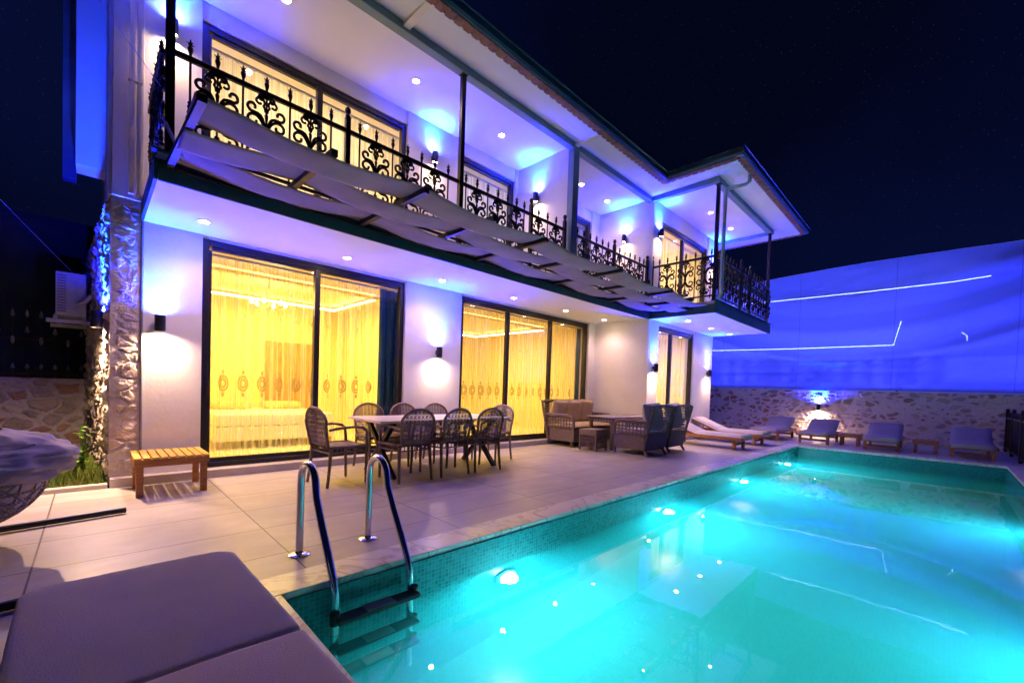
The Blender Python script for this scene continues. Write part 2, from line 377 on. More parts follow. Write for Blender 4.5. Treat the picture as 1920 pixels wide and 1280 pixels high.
def sheer_mat(name, col, transp, medallion=True, ptn=(.20,.13,.05)):
    M, t, b = nm(name); t.nodes.remove(b); out = [n for n in t.nodes if n.type == 'OUTPUT_MATERIAL'][0]
    vec, xyz = sep(t)
    tr = t.nodes.new('ShaderNodeBsdfTransparent'); tl = t.nodes.new('ShaderNodeBsdfTranslucent'); df = t.nodes.new('ShaderNodeBsdfDiffuse')
    m1 = t.nodes.new('ShaderNodeMixShader'); m1.inputs[0].default_value = .45
    t.links.new(tl.outputs[0], m1.inputs[1]); t.links.new(df.outputs[0], m1.inputs[2])
    m2 = t.nodes.new('ShaderNodeMixShader'); t.links.new(m1.outputs[0], m2.inputs[1]); t.links.new(tr.outputs[0], m2.inputs[2])
    # fold shading put into the sheer as denser stripes
    n = t.nodes.new('ShaderNodeTexNoise'); n.inputs['Scale'].default_value = 1; n.inputs['Detail'].default_value = 2
    mp = t.nodes.new('ShaderNodeMapping'); mp.inputs['Scale'].default_value = (30, 0, .25); t.links.new(vec, mp.inputs['Vector']); t.links.new(mp.outputs[0], n.inputs['Vector'])
    fac = mth(t, 'MULTIPLY_ADD', n.outputs['Fac'], 1.5, transp-.75)
    fac.node.use_clamp = True
    colr = (*col, 1)
    if medallion:
        P = .215
        fx = mth(t, 'MULTIPLY', mth(t, 'SUBTRACT', mth(t, 'FRACT', mth(t, 'DIVIDE', xyz[0], P)), .5), P)
        def ell(z0, rx, rz):
            a = mth(t, 'POWER', mth(t, 'DIVIDE', fx, rx), 2); c = mth(t, 'POWER', mth(t, 'DIVIDE', mth(t, 'SUBTRACT', xyz[2], z0), rz), 2)
            return mth(t, 'SQRT', mth(t, 'ADD', a, c))
        e = ell(.98, .052, .10)
        ring = mth(t, 'LESS_THAN', mth(t, 'ABSOLUTE', mth(t, 'SUBTRACT', e, .9)), .16)
        core = mth(t, 'LESS_THAN', mth(t, 'ABSOLUTE', mth(t, 'SUBTRACT', e, .5)), .16)
        tip = mth(t, 'LESS_THAN', ell(1.125, .014, .03), 1); tip2 = mth(t, 'LESS_THAN', ell(.835, .014, .03), 1)
        tip3 = mth(t, 'LESS_THAN', ell(1.85, .025, .04), 1)
        pat = mth(t, 'MAXIMUM', mth(t, 'MAXIMUM', ring, core), mth(t, 'MAXIMUM', tip, tip2))
        pat = mth(t, 'MAXIMUM', pat, mth(t, 'MULTIPLY', tip3, .4))
        pat = mth(t, 'MULTIPLY', pat, .85)
        cc = mixc(t, pat, col, ptn)
        t.links.new(cc, tl.inputs[0]); t.links.new(cc, df.inputs[0])
        fac = mth(t, 'MULTIPLY', fac, mth(t, 'SUBTRACT', 1, mth(t, 'MULTIPLY', pat, .9)))
    else:
        tl.inputs[0].default_value = colr; df.inputs[0].default_value = colr
    t.links.new(fac, m2.inputs[0]); t.links.new(m2.outputs[0], out.inputs['Surface']); return M
M_SHEER = sheer_mat('cream_sheer_curtain', (.92,.89,.74), .72)
M_SHEERU = sheer_mat('white_sheer_curtain', (.92,.90,.86), .42, False)
M_DRAPE = mat('teal_drape', (.02,.10,.14), .8, bump=.2, bscale=100, var=.2)
M_PRIV = None
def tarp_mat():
    M, t, b = nm('blue_tinted_privacy_sheet'); t.nodes.remove(b); out = [n for n in t.nodes if n.type == 'OUTPUT_MATERIAL'][0]
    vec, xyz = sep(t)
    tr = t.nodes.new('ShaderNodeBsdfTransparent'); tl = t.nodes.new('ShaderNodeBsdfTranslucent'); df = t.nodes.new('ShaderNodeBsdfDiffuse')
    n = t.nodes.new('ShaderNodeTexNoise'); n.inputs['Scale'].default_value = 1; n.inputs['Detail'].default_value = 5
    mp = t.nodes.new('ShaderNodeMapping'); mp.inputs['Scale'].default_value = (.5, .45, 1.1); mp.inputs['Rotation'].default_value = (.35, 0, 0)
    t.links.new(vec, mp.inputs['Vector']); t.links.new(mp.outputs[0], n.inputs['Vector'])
    cc = mixc(t, n.outputs['Fac'], (.22,.27,.62), (.46,.43,.74))  # blue of the lighting also put into the cloth colour
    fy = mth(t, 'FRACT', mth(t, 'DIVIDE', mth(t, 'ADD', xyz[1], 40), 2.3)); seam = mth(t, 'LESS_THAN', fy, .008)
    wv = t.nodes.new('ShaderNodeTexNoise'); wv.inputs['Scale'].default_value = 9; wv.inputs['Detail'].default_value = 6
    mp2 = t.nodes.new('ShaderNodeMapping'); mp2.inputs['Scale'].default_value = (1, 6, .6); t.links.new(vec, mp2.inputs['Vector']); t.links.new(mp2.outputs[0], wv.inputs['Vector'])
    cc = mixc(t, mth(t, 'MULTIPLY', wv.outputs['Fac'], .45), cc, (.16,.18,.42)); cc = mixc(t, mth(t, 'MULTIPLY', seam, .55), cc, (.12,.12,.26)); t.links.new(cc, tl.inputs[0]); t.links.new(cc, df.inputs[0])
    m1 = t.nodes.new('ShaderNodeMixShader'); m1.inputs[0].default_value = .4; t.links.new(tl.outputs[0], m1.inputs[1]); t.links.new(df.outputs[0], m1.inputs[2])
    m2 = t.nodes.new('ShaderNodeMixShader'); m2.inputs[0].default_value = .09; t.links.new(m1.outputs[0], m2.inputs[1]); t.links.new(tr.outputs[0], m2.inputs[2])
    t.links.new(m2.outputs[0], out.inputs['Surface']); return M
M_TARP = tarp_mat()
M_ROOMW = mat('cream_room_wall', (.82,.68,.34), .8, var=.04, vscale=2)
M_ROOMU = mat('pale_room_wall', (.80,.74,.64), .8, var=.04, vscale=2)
M_DOOR = mat('interior_door_wood', (.45,.24,.06), .5, var=.3, vscale=4, stretch=(6,6,1))
M_WARM = emis('warm_bulb', (1,.78,.48), 60)
M_WARMC = emis('cove_strip_light', (1,.80,.42), 14)
M_BLUEL = emis('blue_bulb', (.35,.55,1), 60)
M_POOLL = emis('pool_lens', (.75,1,1), 150)
M_LED = emis('blue_white_rope_light', (.20,.26,1), 32)

# ================================================================== THE SETTING
# ground and terrace (with a hole for the pool), grass strip, pool
PX0, PX1, PY0, PY1 = .73, 12.22, -.86, 2.45
CW = .26
KY = 5.93                      # kerb / house step line
mb = MB()
X0, X1, Y0 = -9, 16.3, -1.3
def flat(mb, x0, x1, y0, y1, z): mb.quad((x0,y0,z),(x1,y0,z),(x1,y1,z),(x0,y1,z))
flat(mb, X0, PX0-CW, Y0-6, KY, 0); flat(mb, PX1+CW, X1, Y0, 6.4, 0)
flat(mb, PX0-CW, PX1+CW, PY1+CW, KY, 0); flat(mb, PX0-CW, PX1+CW, Y0-6, PY0-CW, 0)
flat(mb, PX1+CW, X1, Y0-6, Y0, 0)
tag(mb.build('terrace', M_FLOOR), kind='structure')
mb = MB(); z = .008
for (x0, x1, y0, y1) in ((PX0-CW, PX1+CW, PY1, PY1+CW), (PX0-CW, PX1+CW, PY0-CW, PY0), (PX0-CW, PX0, PY0, PY1), (PX1, PX1+CW, PY0, PY1)):
    mb.box(x0+.001, x1-.001, y0+.001, y1-.001, -.035, z)
tag(mb.build('pool_coping', M_MARB, bevel=.004, seg=1), kind='structure')
mb = MB(); D = -1.35
mb.quad((PX0,PY0,D),(PX1,PY0,D),(PX1,PY1,D),(PX0,PY1,D))
e = .012
mb.quad((PX0+e,PY1-e,-.03),(PX1-e,PY1-e,-.03),(PX1-e,PY1-e,D),(PX0+e,PY1-e,D)); mb.quad((PX0+e,PY0+e,-.03),(PX1-e,PY0+e,-.03),(PX1-e,PY0+e,D),(PX0+e,PY0+e,D))
mb.quad((PX0+e,PY0+e,-.03),(PX0+e,PY1-e,-.03),(PX0+e,PY1-e,D),(PX0+e,PY0+e,D)); mb.quad((PX1-e,PY0+e,-.03),(PX1-e,PY1-e,-.03),(PX1-e,PY1-e,D),(PX1-e,PY0+e,D))
tag(mb.build('pool_basin', M_MOS), kind='structure')
WZ = -.27
mb = MB(); mb.box(PX0+.004, PX1-.004, PY0+.004, PY1-.004, D-.05, WZ)
tag(mb.build('pool_water', M_WATER), kind='structure')
mb = MB(); g = 120
flat(mb, -g, X0, -g, g, -.05); flat(mb, X0, X1, -g, Y0-6, -.05); flat(mb, X1, g, -g, g, -.05); flat(mb, X0, X1, 9.4, g, -.05)
tag(mb.build('ground', M_SOIL), kind='structure')
mb = MB(); mb.grid(lambda u, v: (X0+u*(.15-X0), 6.02+v*3.4, .02+.03*noise.noise(Vector((u*20, v*9, 3)))), 60, 20)
tag(mb.build('garden_bed', M_SOIL), kind='structure')
mb = MB(); mb.box(X0, .115, KY+.001, 6.02, -.02, .045)
tag(mb.build('garden_kerb', M_STEP, bevel=.01), 'pale stone kerb between the terrace tiles and the grass bed', 'kerb')
# grass blades
mb = MB()
for i in range(5200):
    y = 6.03 + random.random()**1.3*2.9; x = .10 - random.random()**1.1*1.25*(.6+.25*(y-6)); h = random.uniform(.05, .17)*(1 if y > 6.15 else .6)
    a = random.random()*PI*2; w = .004; lx, ly = random.uniform(-.05,.05), random.uniform(-.05,.05)
    dx, dy = math.cos(a)*w, math.sin(a)*w
    mb.add([(x-dx,y-dy,.02),(x+dx,y+dy,.02),(x+lx*.5+dx*.6,y+ly*.5+dy*.6,.02+h*.6),(x+lx*.5-dx*.6,y+ly*.5-dy*.6,.02+h*.6),(x+lx,y+ly,.02+h)], [(0,1,2,3),(3,2,4)])
tag(mb.build('grass', M_GRASS), 'short green grass growing in the strip beside the stone pillar', 'grass', kind='stuff')

# ================================================================== HOUSE
H = thing('villa', (6.4, 7.5, 0), 0, 'white two-storey villa with balcony, tall lit windows and tiled eaves', 'house')
def P(name, mb, m_, **k): return mb.build(name, m_, H, **k)
WY = 6.05
# outer walls, ground floor
mb = MB(); mb.box(.38, .90, WY, WY+.25, .10, 2.8); mb.box(3.54, 4.65, WY, WY+.25, .10, 2.8); mb.box(8.5, 8.78, WY, WY+.25, .10, 2.8)
mb.box(.90, 3.54, WY+.02, WY+.25, 2.775, 2.8); mb.box(4.65, 8.5, WY+.02, WY+.25, 2.775, 2.8)
mb.box(8.78, 8.98, 4.65, 6.30, .10, 2.8); mb.box(8.98, 9.23, 4.65, 4.90, .10, 2.8); mb.box(11.23, 12.45, 4.65, 4.90, .10, 2.8); mb.box(9.23, 11.23, 4.67, 4.90, 2.72, 2.8)
mb.box(12.25, 12.45, 4.90, 10, .10, 2.8)
P('ground_floor_wall', mb, M_PLAS)
# step / sill
mb = MB(); mb.box(.13, 8.775, KY, 6.30, 0, .095); mb.box(8.70, 12.5, 4.56, 4.90, 0, .095)
P('stone_step', mb, M_STEP, bevel=.006, seg=1)
# balcony slab, soffit and fascia
mb = MB(); mb.box(.38, 8.78, 4.69, 6.30, 2.80, 3.03); mb.box(8.78, 12.45, 3.27, 4.9, 2.80, 3.03)
P('balcony_slab', mb, M_CEIL)
mb = MB(); mb.box(.385, 8.76, 4.665, 4.69, 2.79, 2.965); mb.box(8.755, 8.78, 3.27, 4.69, 2.79, 2.965); mb.box(8.755, 12.48, 3.24, 3.27, 2.79, 3.0); mb.box(12.451, 12.475, 3.27, 4.9, 2.79, 3.0)
mb.box(.355, .38, 4.665, 6.0, 2.79, 2.965)
mb.box(.34, 8.74, 4.645, 4.72, 3.031, 3.045); mb.box(8.74, 12.5, 3.22, 3.31, 3.031, 3.045)
P('green_fascia', mb, M_GREEN)
# upper walls
CZ = 5.42
mb = MB(); mb.box(.13, .87, WY, WY+.25, 3.03, CZ); mb.box(.87, 3.5, WY+.02, WY+.25, 5.22, CZ); mb.box(3.5, 4.52, WY, WY+.25, 3.03, CZ)
mb.box(4.52, 5.87, WY+.02, WY+.25, 5.2, CZ); mb.box(5.87, 6.9, WY, WY+.25, 3.03, CZ); mb.box(6.9, 8.45, WY+.02, WY+.25, 5.17, CZ); mb.box(8.45, 8.78, WY, WY+.25, 3.03, CZ)
mb.box(5.95, 6.07, 4.80, WY, 3.03, CZ)
mb.box(8.78, 8.98, 4.65, 6.30, 3.03, CZ); mb.box(8.98, 9.2, 4.65, 4.90, 3.03, CZ); mb.box(9.2, 11.84, 4.67, 4.90, 5.08, CZ); mb.box(11.84, 12.45, 4.65, 4.90, 3.03, CZ)
mb.box(12.25, 12.45, 4.90, 10, 2.8, CZ)
P('upper_floor_wall', mb, M_PLAS)
mb = MB(); mb.box(.132, .375, 6.0, 6.049, 2.985, 7.2)
P('corner_pier', mb, M_PLAS, bevel=.006)
mb = MB(); mb.box(.105, .13, 6.05, 10, 2.99, 7.2); P('side_wall', mb, M_PLAS)
mb = MB(); mb.box(-.15, .104, 7.25, 7.6, 3.62, 8.4); P('side_projection', mb, M_PLAS)
mb = MB(); mb.box(-.27, -.152, 7.62, 7.8, 3.55, 8.4); P('side_gutter_board', mb, M_GUTTER)
LIME = [(.66,.58,.48),(.58,.50,.42),(.72,.64,.54),(.50,.42,.36),(.62,.50,.40)]
masonry('stone_corner', lambda u, v: (.125+u*.235, 6.035, .10+v*2.88), .235, 2.88, 60, 620, (0,-1,0), (.17,.13), .018, LIME, (.60,.53,.46), H, .03, 3, True, .035)
masonry('stone_side', lambda u, v: (.125-.18*(1-u), 6.035+3.2*(1-u), v*2.98), 3.2, 2.98, 260, 260, (-1,0,0), (.26,.17), .03, LIME, (.50,.44,.40), H, .04, 5, True, .05)
mb = MB(); mb.box(.13, .379, 6.04, 6.28, .1, 2.984); P('stone_core', mb, M_PILLAR)
mb = MB(); mb.tube([(.372,6.03,.1),(.372,6.03,2.79)], .012, 8)
P('conduit', mb, M_GRYPL)
mb = MB(); mb.box(.255, .295, 5.925, 5.968, 3.02, 7.2); mb.box(.315, .345, 5.925, 5.968, 3.02, 7.2)
mb.box(.245, .36, 5.915, 5.97, 4.15, 4.17); P('wall_conduit', mb, M_PLAS)
# upper ceiling, beam, eaves
mb = MB(); mb.box(-.25, 8.78, 4.79, 6.30, CZ, CZ+.05); mb.box(8.78, 12.45, 3.38, 4.9, CZ, CZ+.05)
P('upper_ceiling', mb, M_CEIL)
mb = MB(); mb.box(-.25, 8.72, 4.67, 4.79, 5.345, CZ+.02); mb.box(8.72, 8.84, 3.40, 4.79, 5.345, CZ+.02); mb.box(8.72, 12.45, 3.28, 3.40, 5.345, CZ+.02)
mb.box(12.4501, 12.52, 3.28, 4.9, 5.345, CZ+.02)
mb.box(5.92, 6.08, 4.67, 4.795, 3.045, 5.344)
P('eaves_beam', mb, M_GREENP, bevel=.004, seg=1)
mb = MB(); OV = .5; za, zb = CZ+.02, 5.375
def sof(a, b, c, d): mb.quad(a, b, c, d)
sof((-.6,4.67,za),(8.72,4.67,za),(8.72-OV,4.67-OV,zb),(-.6,4.67-OV,zb))
sof((8.72,4.67,za),(8.72,3.28,za),(8.72-OV,3.28-OV,zb),(8.72-OV,4.67-OV,zb))
sof((8.72,3.28,za),(12.52,3.28,za),(12.52+OV,3.28-OV,zb),(8.72-OV,3.28-OV,zb))
sof((12.52,3.28,za),(12.52,8,za),(12.52+OV,8,zb),(12.52+OV,3.28-OV,zb))
for xx in (2.2, 6.05):
    pass
P('eaves_soffit', mb, M_CEIL)
for xb in (5.93, 2.6, -.25):
    mb = MB(); mb.box(xb, xb+.085, 4.19, 4.665, 5.38, 5.43); P('eaves_batten', mb, M_ROOMU)
# scalloped tile ends + tiles
path = [(-.6, 4.67-OV), (8.72-OV, 4.67-OV), (8.72-OV, 3.28-OV), (12.52+OV, 3.28-OV), (12.52+OV, 8.0)]
def out_n(a, b):
    d = Vector((b[0]-a[0], b[1]-a[1], 0)).normalized(); return Vector((d.y, -d.x, 0))
mbt = MB(); mbf = MB(); mbg = MB()
for a, b in zip(path[:-1], path[1:]):
    L = math.dist(a, b); d = Vector((b[0]-a[0], b[1]-a[1], 0)).normalized(); o_ = out_n(a, b); n_ = int(L/.13)
    for i in range(n_):
        c = Vector((a[0], a[1], 5.385)) + d*((i+.5)*L/n_)
        w = L/n_*.5; nseg = 6
        vs = []; 
        for q in range(nseg+1):
            an = PI*q/nseg; off = d*(math.cos(an)*w); zz = -math.sin(an)*.014
            vs.append(c+off+Vector((0,0,zz))-o_*.015); vs.append(c+off+Vector((0,0,zz))+o_*.10+Vector((0,0,-.0)))
        fs = [(2*q, 2*q+2, 2*q+3, 2*q+1) for q in range(nseg)]
        mbt.add(vs, fs)
        mbt.add([vs[2*q] for q in range(nseg+1)], [tuple(range(nseg+1))])
    ext = .15
    s0 = Vector((a[0], a[1], 0)); s1 = Vector((b[0], b[1], 0))
    mbf.add([s0+Vector((0,0,5.385)), s1+Vector((0,0,5.385)), s1+Vector((0,0,5.47)), s0+Vector((0,0,5.47))], [(0,1,2,3)])
P('roof_tile_edge', mbt, M_TILEROOF); P('fascia_board', mbf, M_TILEROOF, solid=.012)
def offs(pts, o):
    res = []
    for i, p in enumerate(pts):
        ns = []
        if i > 0: ns.append(out_n(pts[i-1], p))
        if i < len(pts)-1: ns.append(out_n(p, pts[i+1]))
        if len(ns) == 2: v = (ns[0]+ns[1]); v = v/ (1+ns[0].dot(ns[1]))
        else: v = ns[0]
        res.append((p[0]+v.x*o, p[1]+v.y*o))
    return res
prof = [(.015,5.47),(.02,5.405),(.06,5.385),(.12,5.39),(.145,5.42),(.15,5.50),(.165,5.505),(.165,5.515),(.14,5.515),(.135,5.43),(.02,5.42)]
rings = [offs(path, o) for o, z in prof]
for k in range(len(prof)-1):
    for i in range(len(path)-1):
        a, b = rings[k][i], rings[k][i+1]; c, d = rings[k+1][i+1], rings[k+1][i]
        mbg.add([(a[0],a[1],prof[k][1]),(b[0],b[1],prof[k][1]),(c[0],c[1],prof[k+1][1]),(d[0],d[1],prof[k+1][1])], [(0,1,2,3)])
P('gutter', mbg, M_GUTTER)
# roof slopes
mb = MB(); R0 = offs(path, .06)
def roofz(x, y, base): return base
zt = 5.50
def ridge(p, dx, dy): return (p[0]+dx, p[1]+dy, zt+.38*max(abs(dx), abs(dy)))
q0, q1, q2, q3, q4 = [(p[0], p[1], zt) for p in R0]
mb.quad(q0, q1, (10.6, 7.4, 6.5), (-.6, 8.4, 7.0)); mb.quad(q1, q2, (10.6, 5.2, 6.4), (10.6, 7.4, 6.5)); mb.add([q2, q3, (10.6,5.2,6.4)], [(0,1,2)]); mb.quad(q3, q4, (10.6,7.4,6.5), (10.6,5.2,6.4))
P('roof', mb, M_TILEROOF)
mb = MB(); mb.tube([(8.25,2.82,5.50),(8.6,3.15,5.64),(9.4,4.0,5.93),(10.6,5.2,6.42)], .07, 10); P('ridge_tiles', mb, M_TILEROOF)
# downpipe at the projecting corner
mb = MB(); mb.tube([(8.95,2.80,5.39),(8.95,2.80,5.26),(8.95,2.86,5.22),(8.86,3.12,5.20),(8.83,3.18,5.17),(8.83,3.185,5.05),(8.83,3.185,3.15),(8.80,3.21,3.06)], .037, 12)
P('downpipe', mb, M_WHITEP, smooth=True)

# windows
def window(x0, x1, z0, z1, y, mull, depth=.10, rec=.05, fw_=.07, lab=None):
    mb = MB(); ya, yb = y+rec, y+rec+depth
    mb.box(x0, x0+fw_, ya, yb, z0, z1); mb.box(x1-fw_, x1, ya, yb, z0, z1)
    mb.box(x0+fw_, x1-fw_, ya, yb, z1-fw_, z1); mb.box(x0+fw_, x1-fw_, ya, yb, z0, z0+fw_*.8)
    w = mb.build('window', M_FRAME, H, bevel=.004, seg=1)
    if lab: w['label'] = lab
    mb = MB(); ms = [x0+fw_-.001] + list(mull) + [x1-fw_+.001]
    for xm in mull: mb.box(xm-.035, xm+.035, ya+.012, yb-.012, z0+fw_*.8+.001, z1-fw_-.001)
    for i in range(len(ms)-1):
        a, b = ms[i]+.036, ms[i+1]-.036
        mb.box(a, b, ya+.02, yb-.03, z1-fw_-.04, z1-fw_-.0015); mb.box(a, b, ya+.02, yb-.03, z0+fw_*.8+.0015, z0+fw_*.8+.05)
    mb.box(x0+fw_+.0012, x0+fw_+.03, ya+.02, yb-.03, z0+fw_, z1-fw_-.045)
    mb.build('mullion', M_FRAME, w)
    for i in range(len(ms)-1):
        mb = MB(); yg = y+rec+.05+.002*(i % 2); mb.quad((ms[i],yg,z0+.05),(ms[i+1],yg,z0+.05),(ms[i+1],yg,z1-.05),(ms[i],yg,z1-.05))
        mb.build('pane', M_GLASS, w)
    mb = MB(); mb.box(x0+.02, x0+.045, y+rec-.018, y+rec-.001, z0+.95, z0+1.15); 
    if z1-z0 > 2.3 and x1-x0 > 2.2: mb.build('handle', M_STEELD, w, bevel=.004)
    return w
window(.90, 3.54, .10, 2.77, WY, [2.21]); window(4.65, 8.5, .10, 2.77, WY, [5.87, 7.17])
window(9.23, 11.23, .10, 2.71, 4.65, [10.03])
window(.87, 3.5, 3.06, 5.215, WY, [2.19]); window(4.52, 5.87, 3.06, 5.19, WY, []); window(6.9, 8.45, 3.06, 5.165, WY, []); window(9.2, 11.84, 3.06, 5.07, 4.65, [10.45])

# rooms behind the windows
def room(x0, x1, y0, y1, z0, z1, m_, door=None):
    mb = MB(); e = .02
    mb.quad((x0,y0,z0),(x0,y1,z0),(x0,y1,z1),(x0,y0,z1)); mb.quad((x1,y0,z0),(x1,y1,z0),(x1,y1,z1),(x1,y0,z1))
    mb.quad((x0,y1,z0),(x1,y1,z0),(x1,y1,z1),(x0,y1,z1)); mb.quad((x0,y0,z1),(x1,y0,z1),(x1,y1,z1),(x0,y1,z1))
    if y0 > 6.2 or y0 > 4.85: 
        pass
    P('room_wall', mb, m_)
    mb = MB(); mb.quad((x0,y0,z0),(x1,y0,z0),(x1,y1,z0),(x0,y1,z0)); P('room_floor', mb, M_TABLE)
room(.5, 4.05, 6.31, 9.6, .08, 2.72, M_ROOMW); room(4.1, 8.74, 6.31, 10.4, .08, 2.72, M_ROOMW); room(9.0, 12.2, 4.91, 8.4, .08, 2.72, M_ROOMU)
room(.5, 4.0, 6.31, 9.2, 3.05, 5.35, M_ROOMU); room(4.05, 6.5, 6.31, 9.2, 3.05, 5.35, M_ROOMU); room(6.55, 8.74, 6.31, 9.2, 3.05, 5.35, M_ROOMU); room(9.0, 12.2, 4.91, 8.2, 3.05, 5.3, M_ROOMU)
# cove trays: suspended ceiling ring with a strip light on its inner edge
def cove(x0, x1, y0, y1, z):
    mb = MB(); w = .12
    for a in ((x0,x1,y0,y0+w),(x0,x1,y1-w,y1),(x0,x0+w,y0+w,y1-w),(x1-w,x1,y0+w,y1-w)): mb.box(*a, z-.09, z-.05)
    tray = P('ceiling_tray', mb, M_ROOMW)
    mb = MB()
    for a in ((x0+w,x1-w,y0+w,y0+w+.012),(x0+w,x1-w,y1-w-.012,y1-w),(x0+w,x0+w+.012,y0+w,y1-w),(x1-w-.012,x1-w,y0+w,y1-w)): mb.box(*a, z-.085, z-.06)
    mb.build('strip_light', M_WARMC, tray)
cove(1.0, 3.7, 7.0, 9.1, 2.72); cove(4.7, 8.2, 7.0, 9.9, 2.72)
mb = MB(); mb.box(2.45, 3.45, 9.54, 9.598, .09, 1.95); P('interior_door', mb, M_DOOR, bevel=.01)
mb = MB(); mb.box(7.2, 8.0, 10.33, 10.398, .09, 1.95); P('interior_door', mb, M_DOOR, bevel=.01)
WARM = (1, .66, .09)
def glow(loc, size, power, col=WARM, sy=None):
    lamp('room_light', 'AREA', loc, (0,0,-1), col, power, H, size=size)
glow((2.2,7.9,2.60), 1.6, 84); glow((6.4,8.2,2.60), 2.2, 76); glow((10.6,6.6,2.60), 1.2, 60, (1,.66,.22))
glow((2.2,7.6,5.2), 1.2, 58, (1,.74,.34)); glow((5.3,7.6,5.2), .8, 22, (.8,.72,.9)); glow((7.6,7.6,5.2), .8, 8, (.7,.7,1)); glow((10.6,6.4,5.2), 1.2, 60, (1,.66,.2))

# curtains (things of their own)
def curtain(name, x0, x1, y, z0, z1, m_, amp, freq, label, cat='curtain', group=None, taper=0):
    O = thing(name, ((x0+x1)/2, y, z0), 0, label, cat, group)
    ph = random.random()*9
    def fn(u, v):
        x = x0+(x1-x0)*u; sway = taper*(math.sin(v*PI*.9))
        if u < .03 or u > .97: pass
        a = math.sin(x*freq+ph+1.4*math.sin(x*2.1+ph)+.25*math.sin(v*3)) + .45*math.sin(x*freq*1.83+2+ph)
        return (x+sway*(u-.5), y+amp*a*(.6+.5*(1-v)), z0+(z1-z0)*v)
    mb = MB(); mb.grid(fn, int((x1-x0)*90), 14); o = mb.build(name.split('_')[-1]+'_cloth' if False else 'curtain_cloth', m_, O, smooth=True)
    mb = MB(); mb.box(x0-.02, x1+.02, y-.02, y+.02, z1+.001, z1+.03); mb.build('curtain_rail', M_WHITEP, O)
    return O
curtain('sheer_curtain', .98, 3.32, 6.40, .12, 2.66, M_SHEER, .034, 38, 'glowing yellow sheer curtain with brown medallions in the window nearest the bench', group=None)
curtain('drape', 3.26, 3.76, 6.35, .12, 2.66, M_DRAPE, .03, 48, 'dark teal drape at the right end of the window behind the dining chairs')
curtain('drape', .93, 1.0, 6.38, .12, 2.66, M_DRAPE, .02, 60, 'narrow dark teal drape at the left edge of the window beside the bench')
curtain('sheer_curtain', 4.72, 8.5, 6.37, .12, 2.66, M_SHEER, .03, 26, 'yellow sheer curtain with grey medallions in the three-pane window behind the sofa')
curtain('drape', 8.38, 8.71, 6.34, .12, 2.66, M_DRAPE, .03, 48, 'dark teal drape at the right end of the window behind the wicker sofa')
curtain('sheer_curtain', 9.3, 11.9, 5.0, .12, 2.62, M_SHEERU, .03, 26, 'pale sheer curtain in the ground-floor window behind the two sunloungers')
curtain('sheer_curtain', .95, 3.75, 6.40, 3.08, 5.12, M_SHEERU, .02, 36, 'cream sheer curtain in the largest balcony window, at upper left', group=None)
curtain('sheer_curtain', 4.58, 6.3, 6.40, 3.08, 5.1, M_SHEERU, .03, 26, 'bluish sheer curtain in the balcony window between the tall black post and the grey-green column')
curtain('sheer_curtain', 6.96, 8.7, 6.40, 3.08, 5.08, M_SHEERU, .03, 26, 'bluish sheer curtain in the balcony window right of the grey-green column')
curtain('sheer_curtain', 9.26, 12.15, 5.0, 3.08, 4.98, M_SHEERU, .03, 26, 'golden sheer curtain in the upper window behind the projecting balcony')

# furniture seen through the first window
O = thing('bed', (2.2, 8.4, .08), 0, 'white bed seen through the yellow curtain of the window nearest the bench', 'bed')
mb = MB(); mb.box(1.3, 3.1, 7.6, 9.4, .2, .42); mb.build('bed_base', M_ROOMU, O, bevel=.02)
mb = MB(); mb.box(1.32, 3.08, 7.62, 9.3, .425, .62); mb.build('mattress', M_CEIL, O, bevel=.05, smooth=True)
for k in range(2):
    mb = MB(); mb.box(1.45+k*.85, 2.1+k*.85, 8.85, 9.25, .625, .76); mb.build('pillow', M_CUSH, O, bevel=.05, smooth=True)
mb = MB()
for x in (1.35, 3.0):
    for y in (7.65, 9.3): mb.box(x, x+.06, y, y+.06, .085, .199)
mb.build('bed_leg', M_DOOR, O)
O = thing('chandelier', (2.0, 7.6, 2.72), 0, 'small brass chandelier hanging behind the yellow curtain nearest the bench', 'chandelier')
mb = MB(); mb.tube([(2.0,7.6,2.71),(2.0,7.6,2.35)], .012); mb.build('rod', M_BRASS, O)
mb = MB()
for k in range(6):
    a = k*PI/3; mb.tube([(2.0,7.6,2.35),(2.0+.12*math.cos(a),7.6+.12*math.sin(a),2.28),(2.0+.24*math.cos(a),7.6+.24*math.sin(a),2.34)], .009, 6)
mb.build('arm', M_BRASS, O)
for k in range(6):
    a = k*PI/3; mb = MB(); mb.lathe([(.008,0),(.022,.02),(.02,.045),(.006,.07)], (2.0+.24*math.cos(a),7.6+.24*math.sin(a),2.345), 8); mb.build('bulb', M_WARM, O)

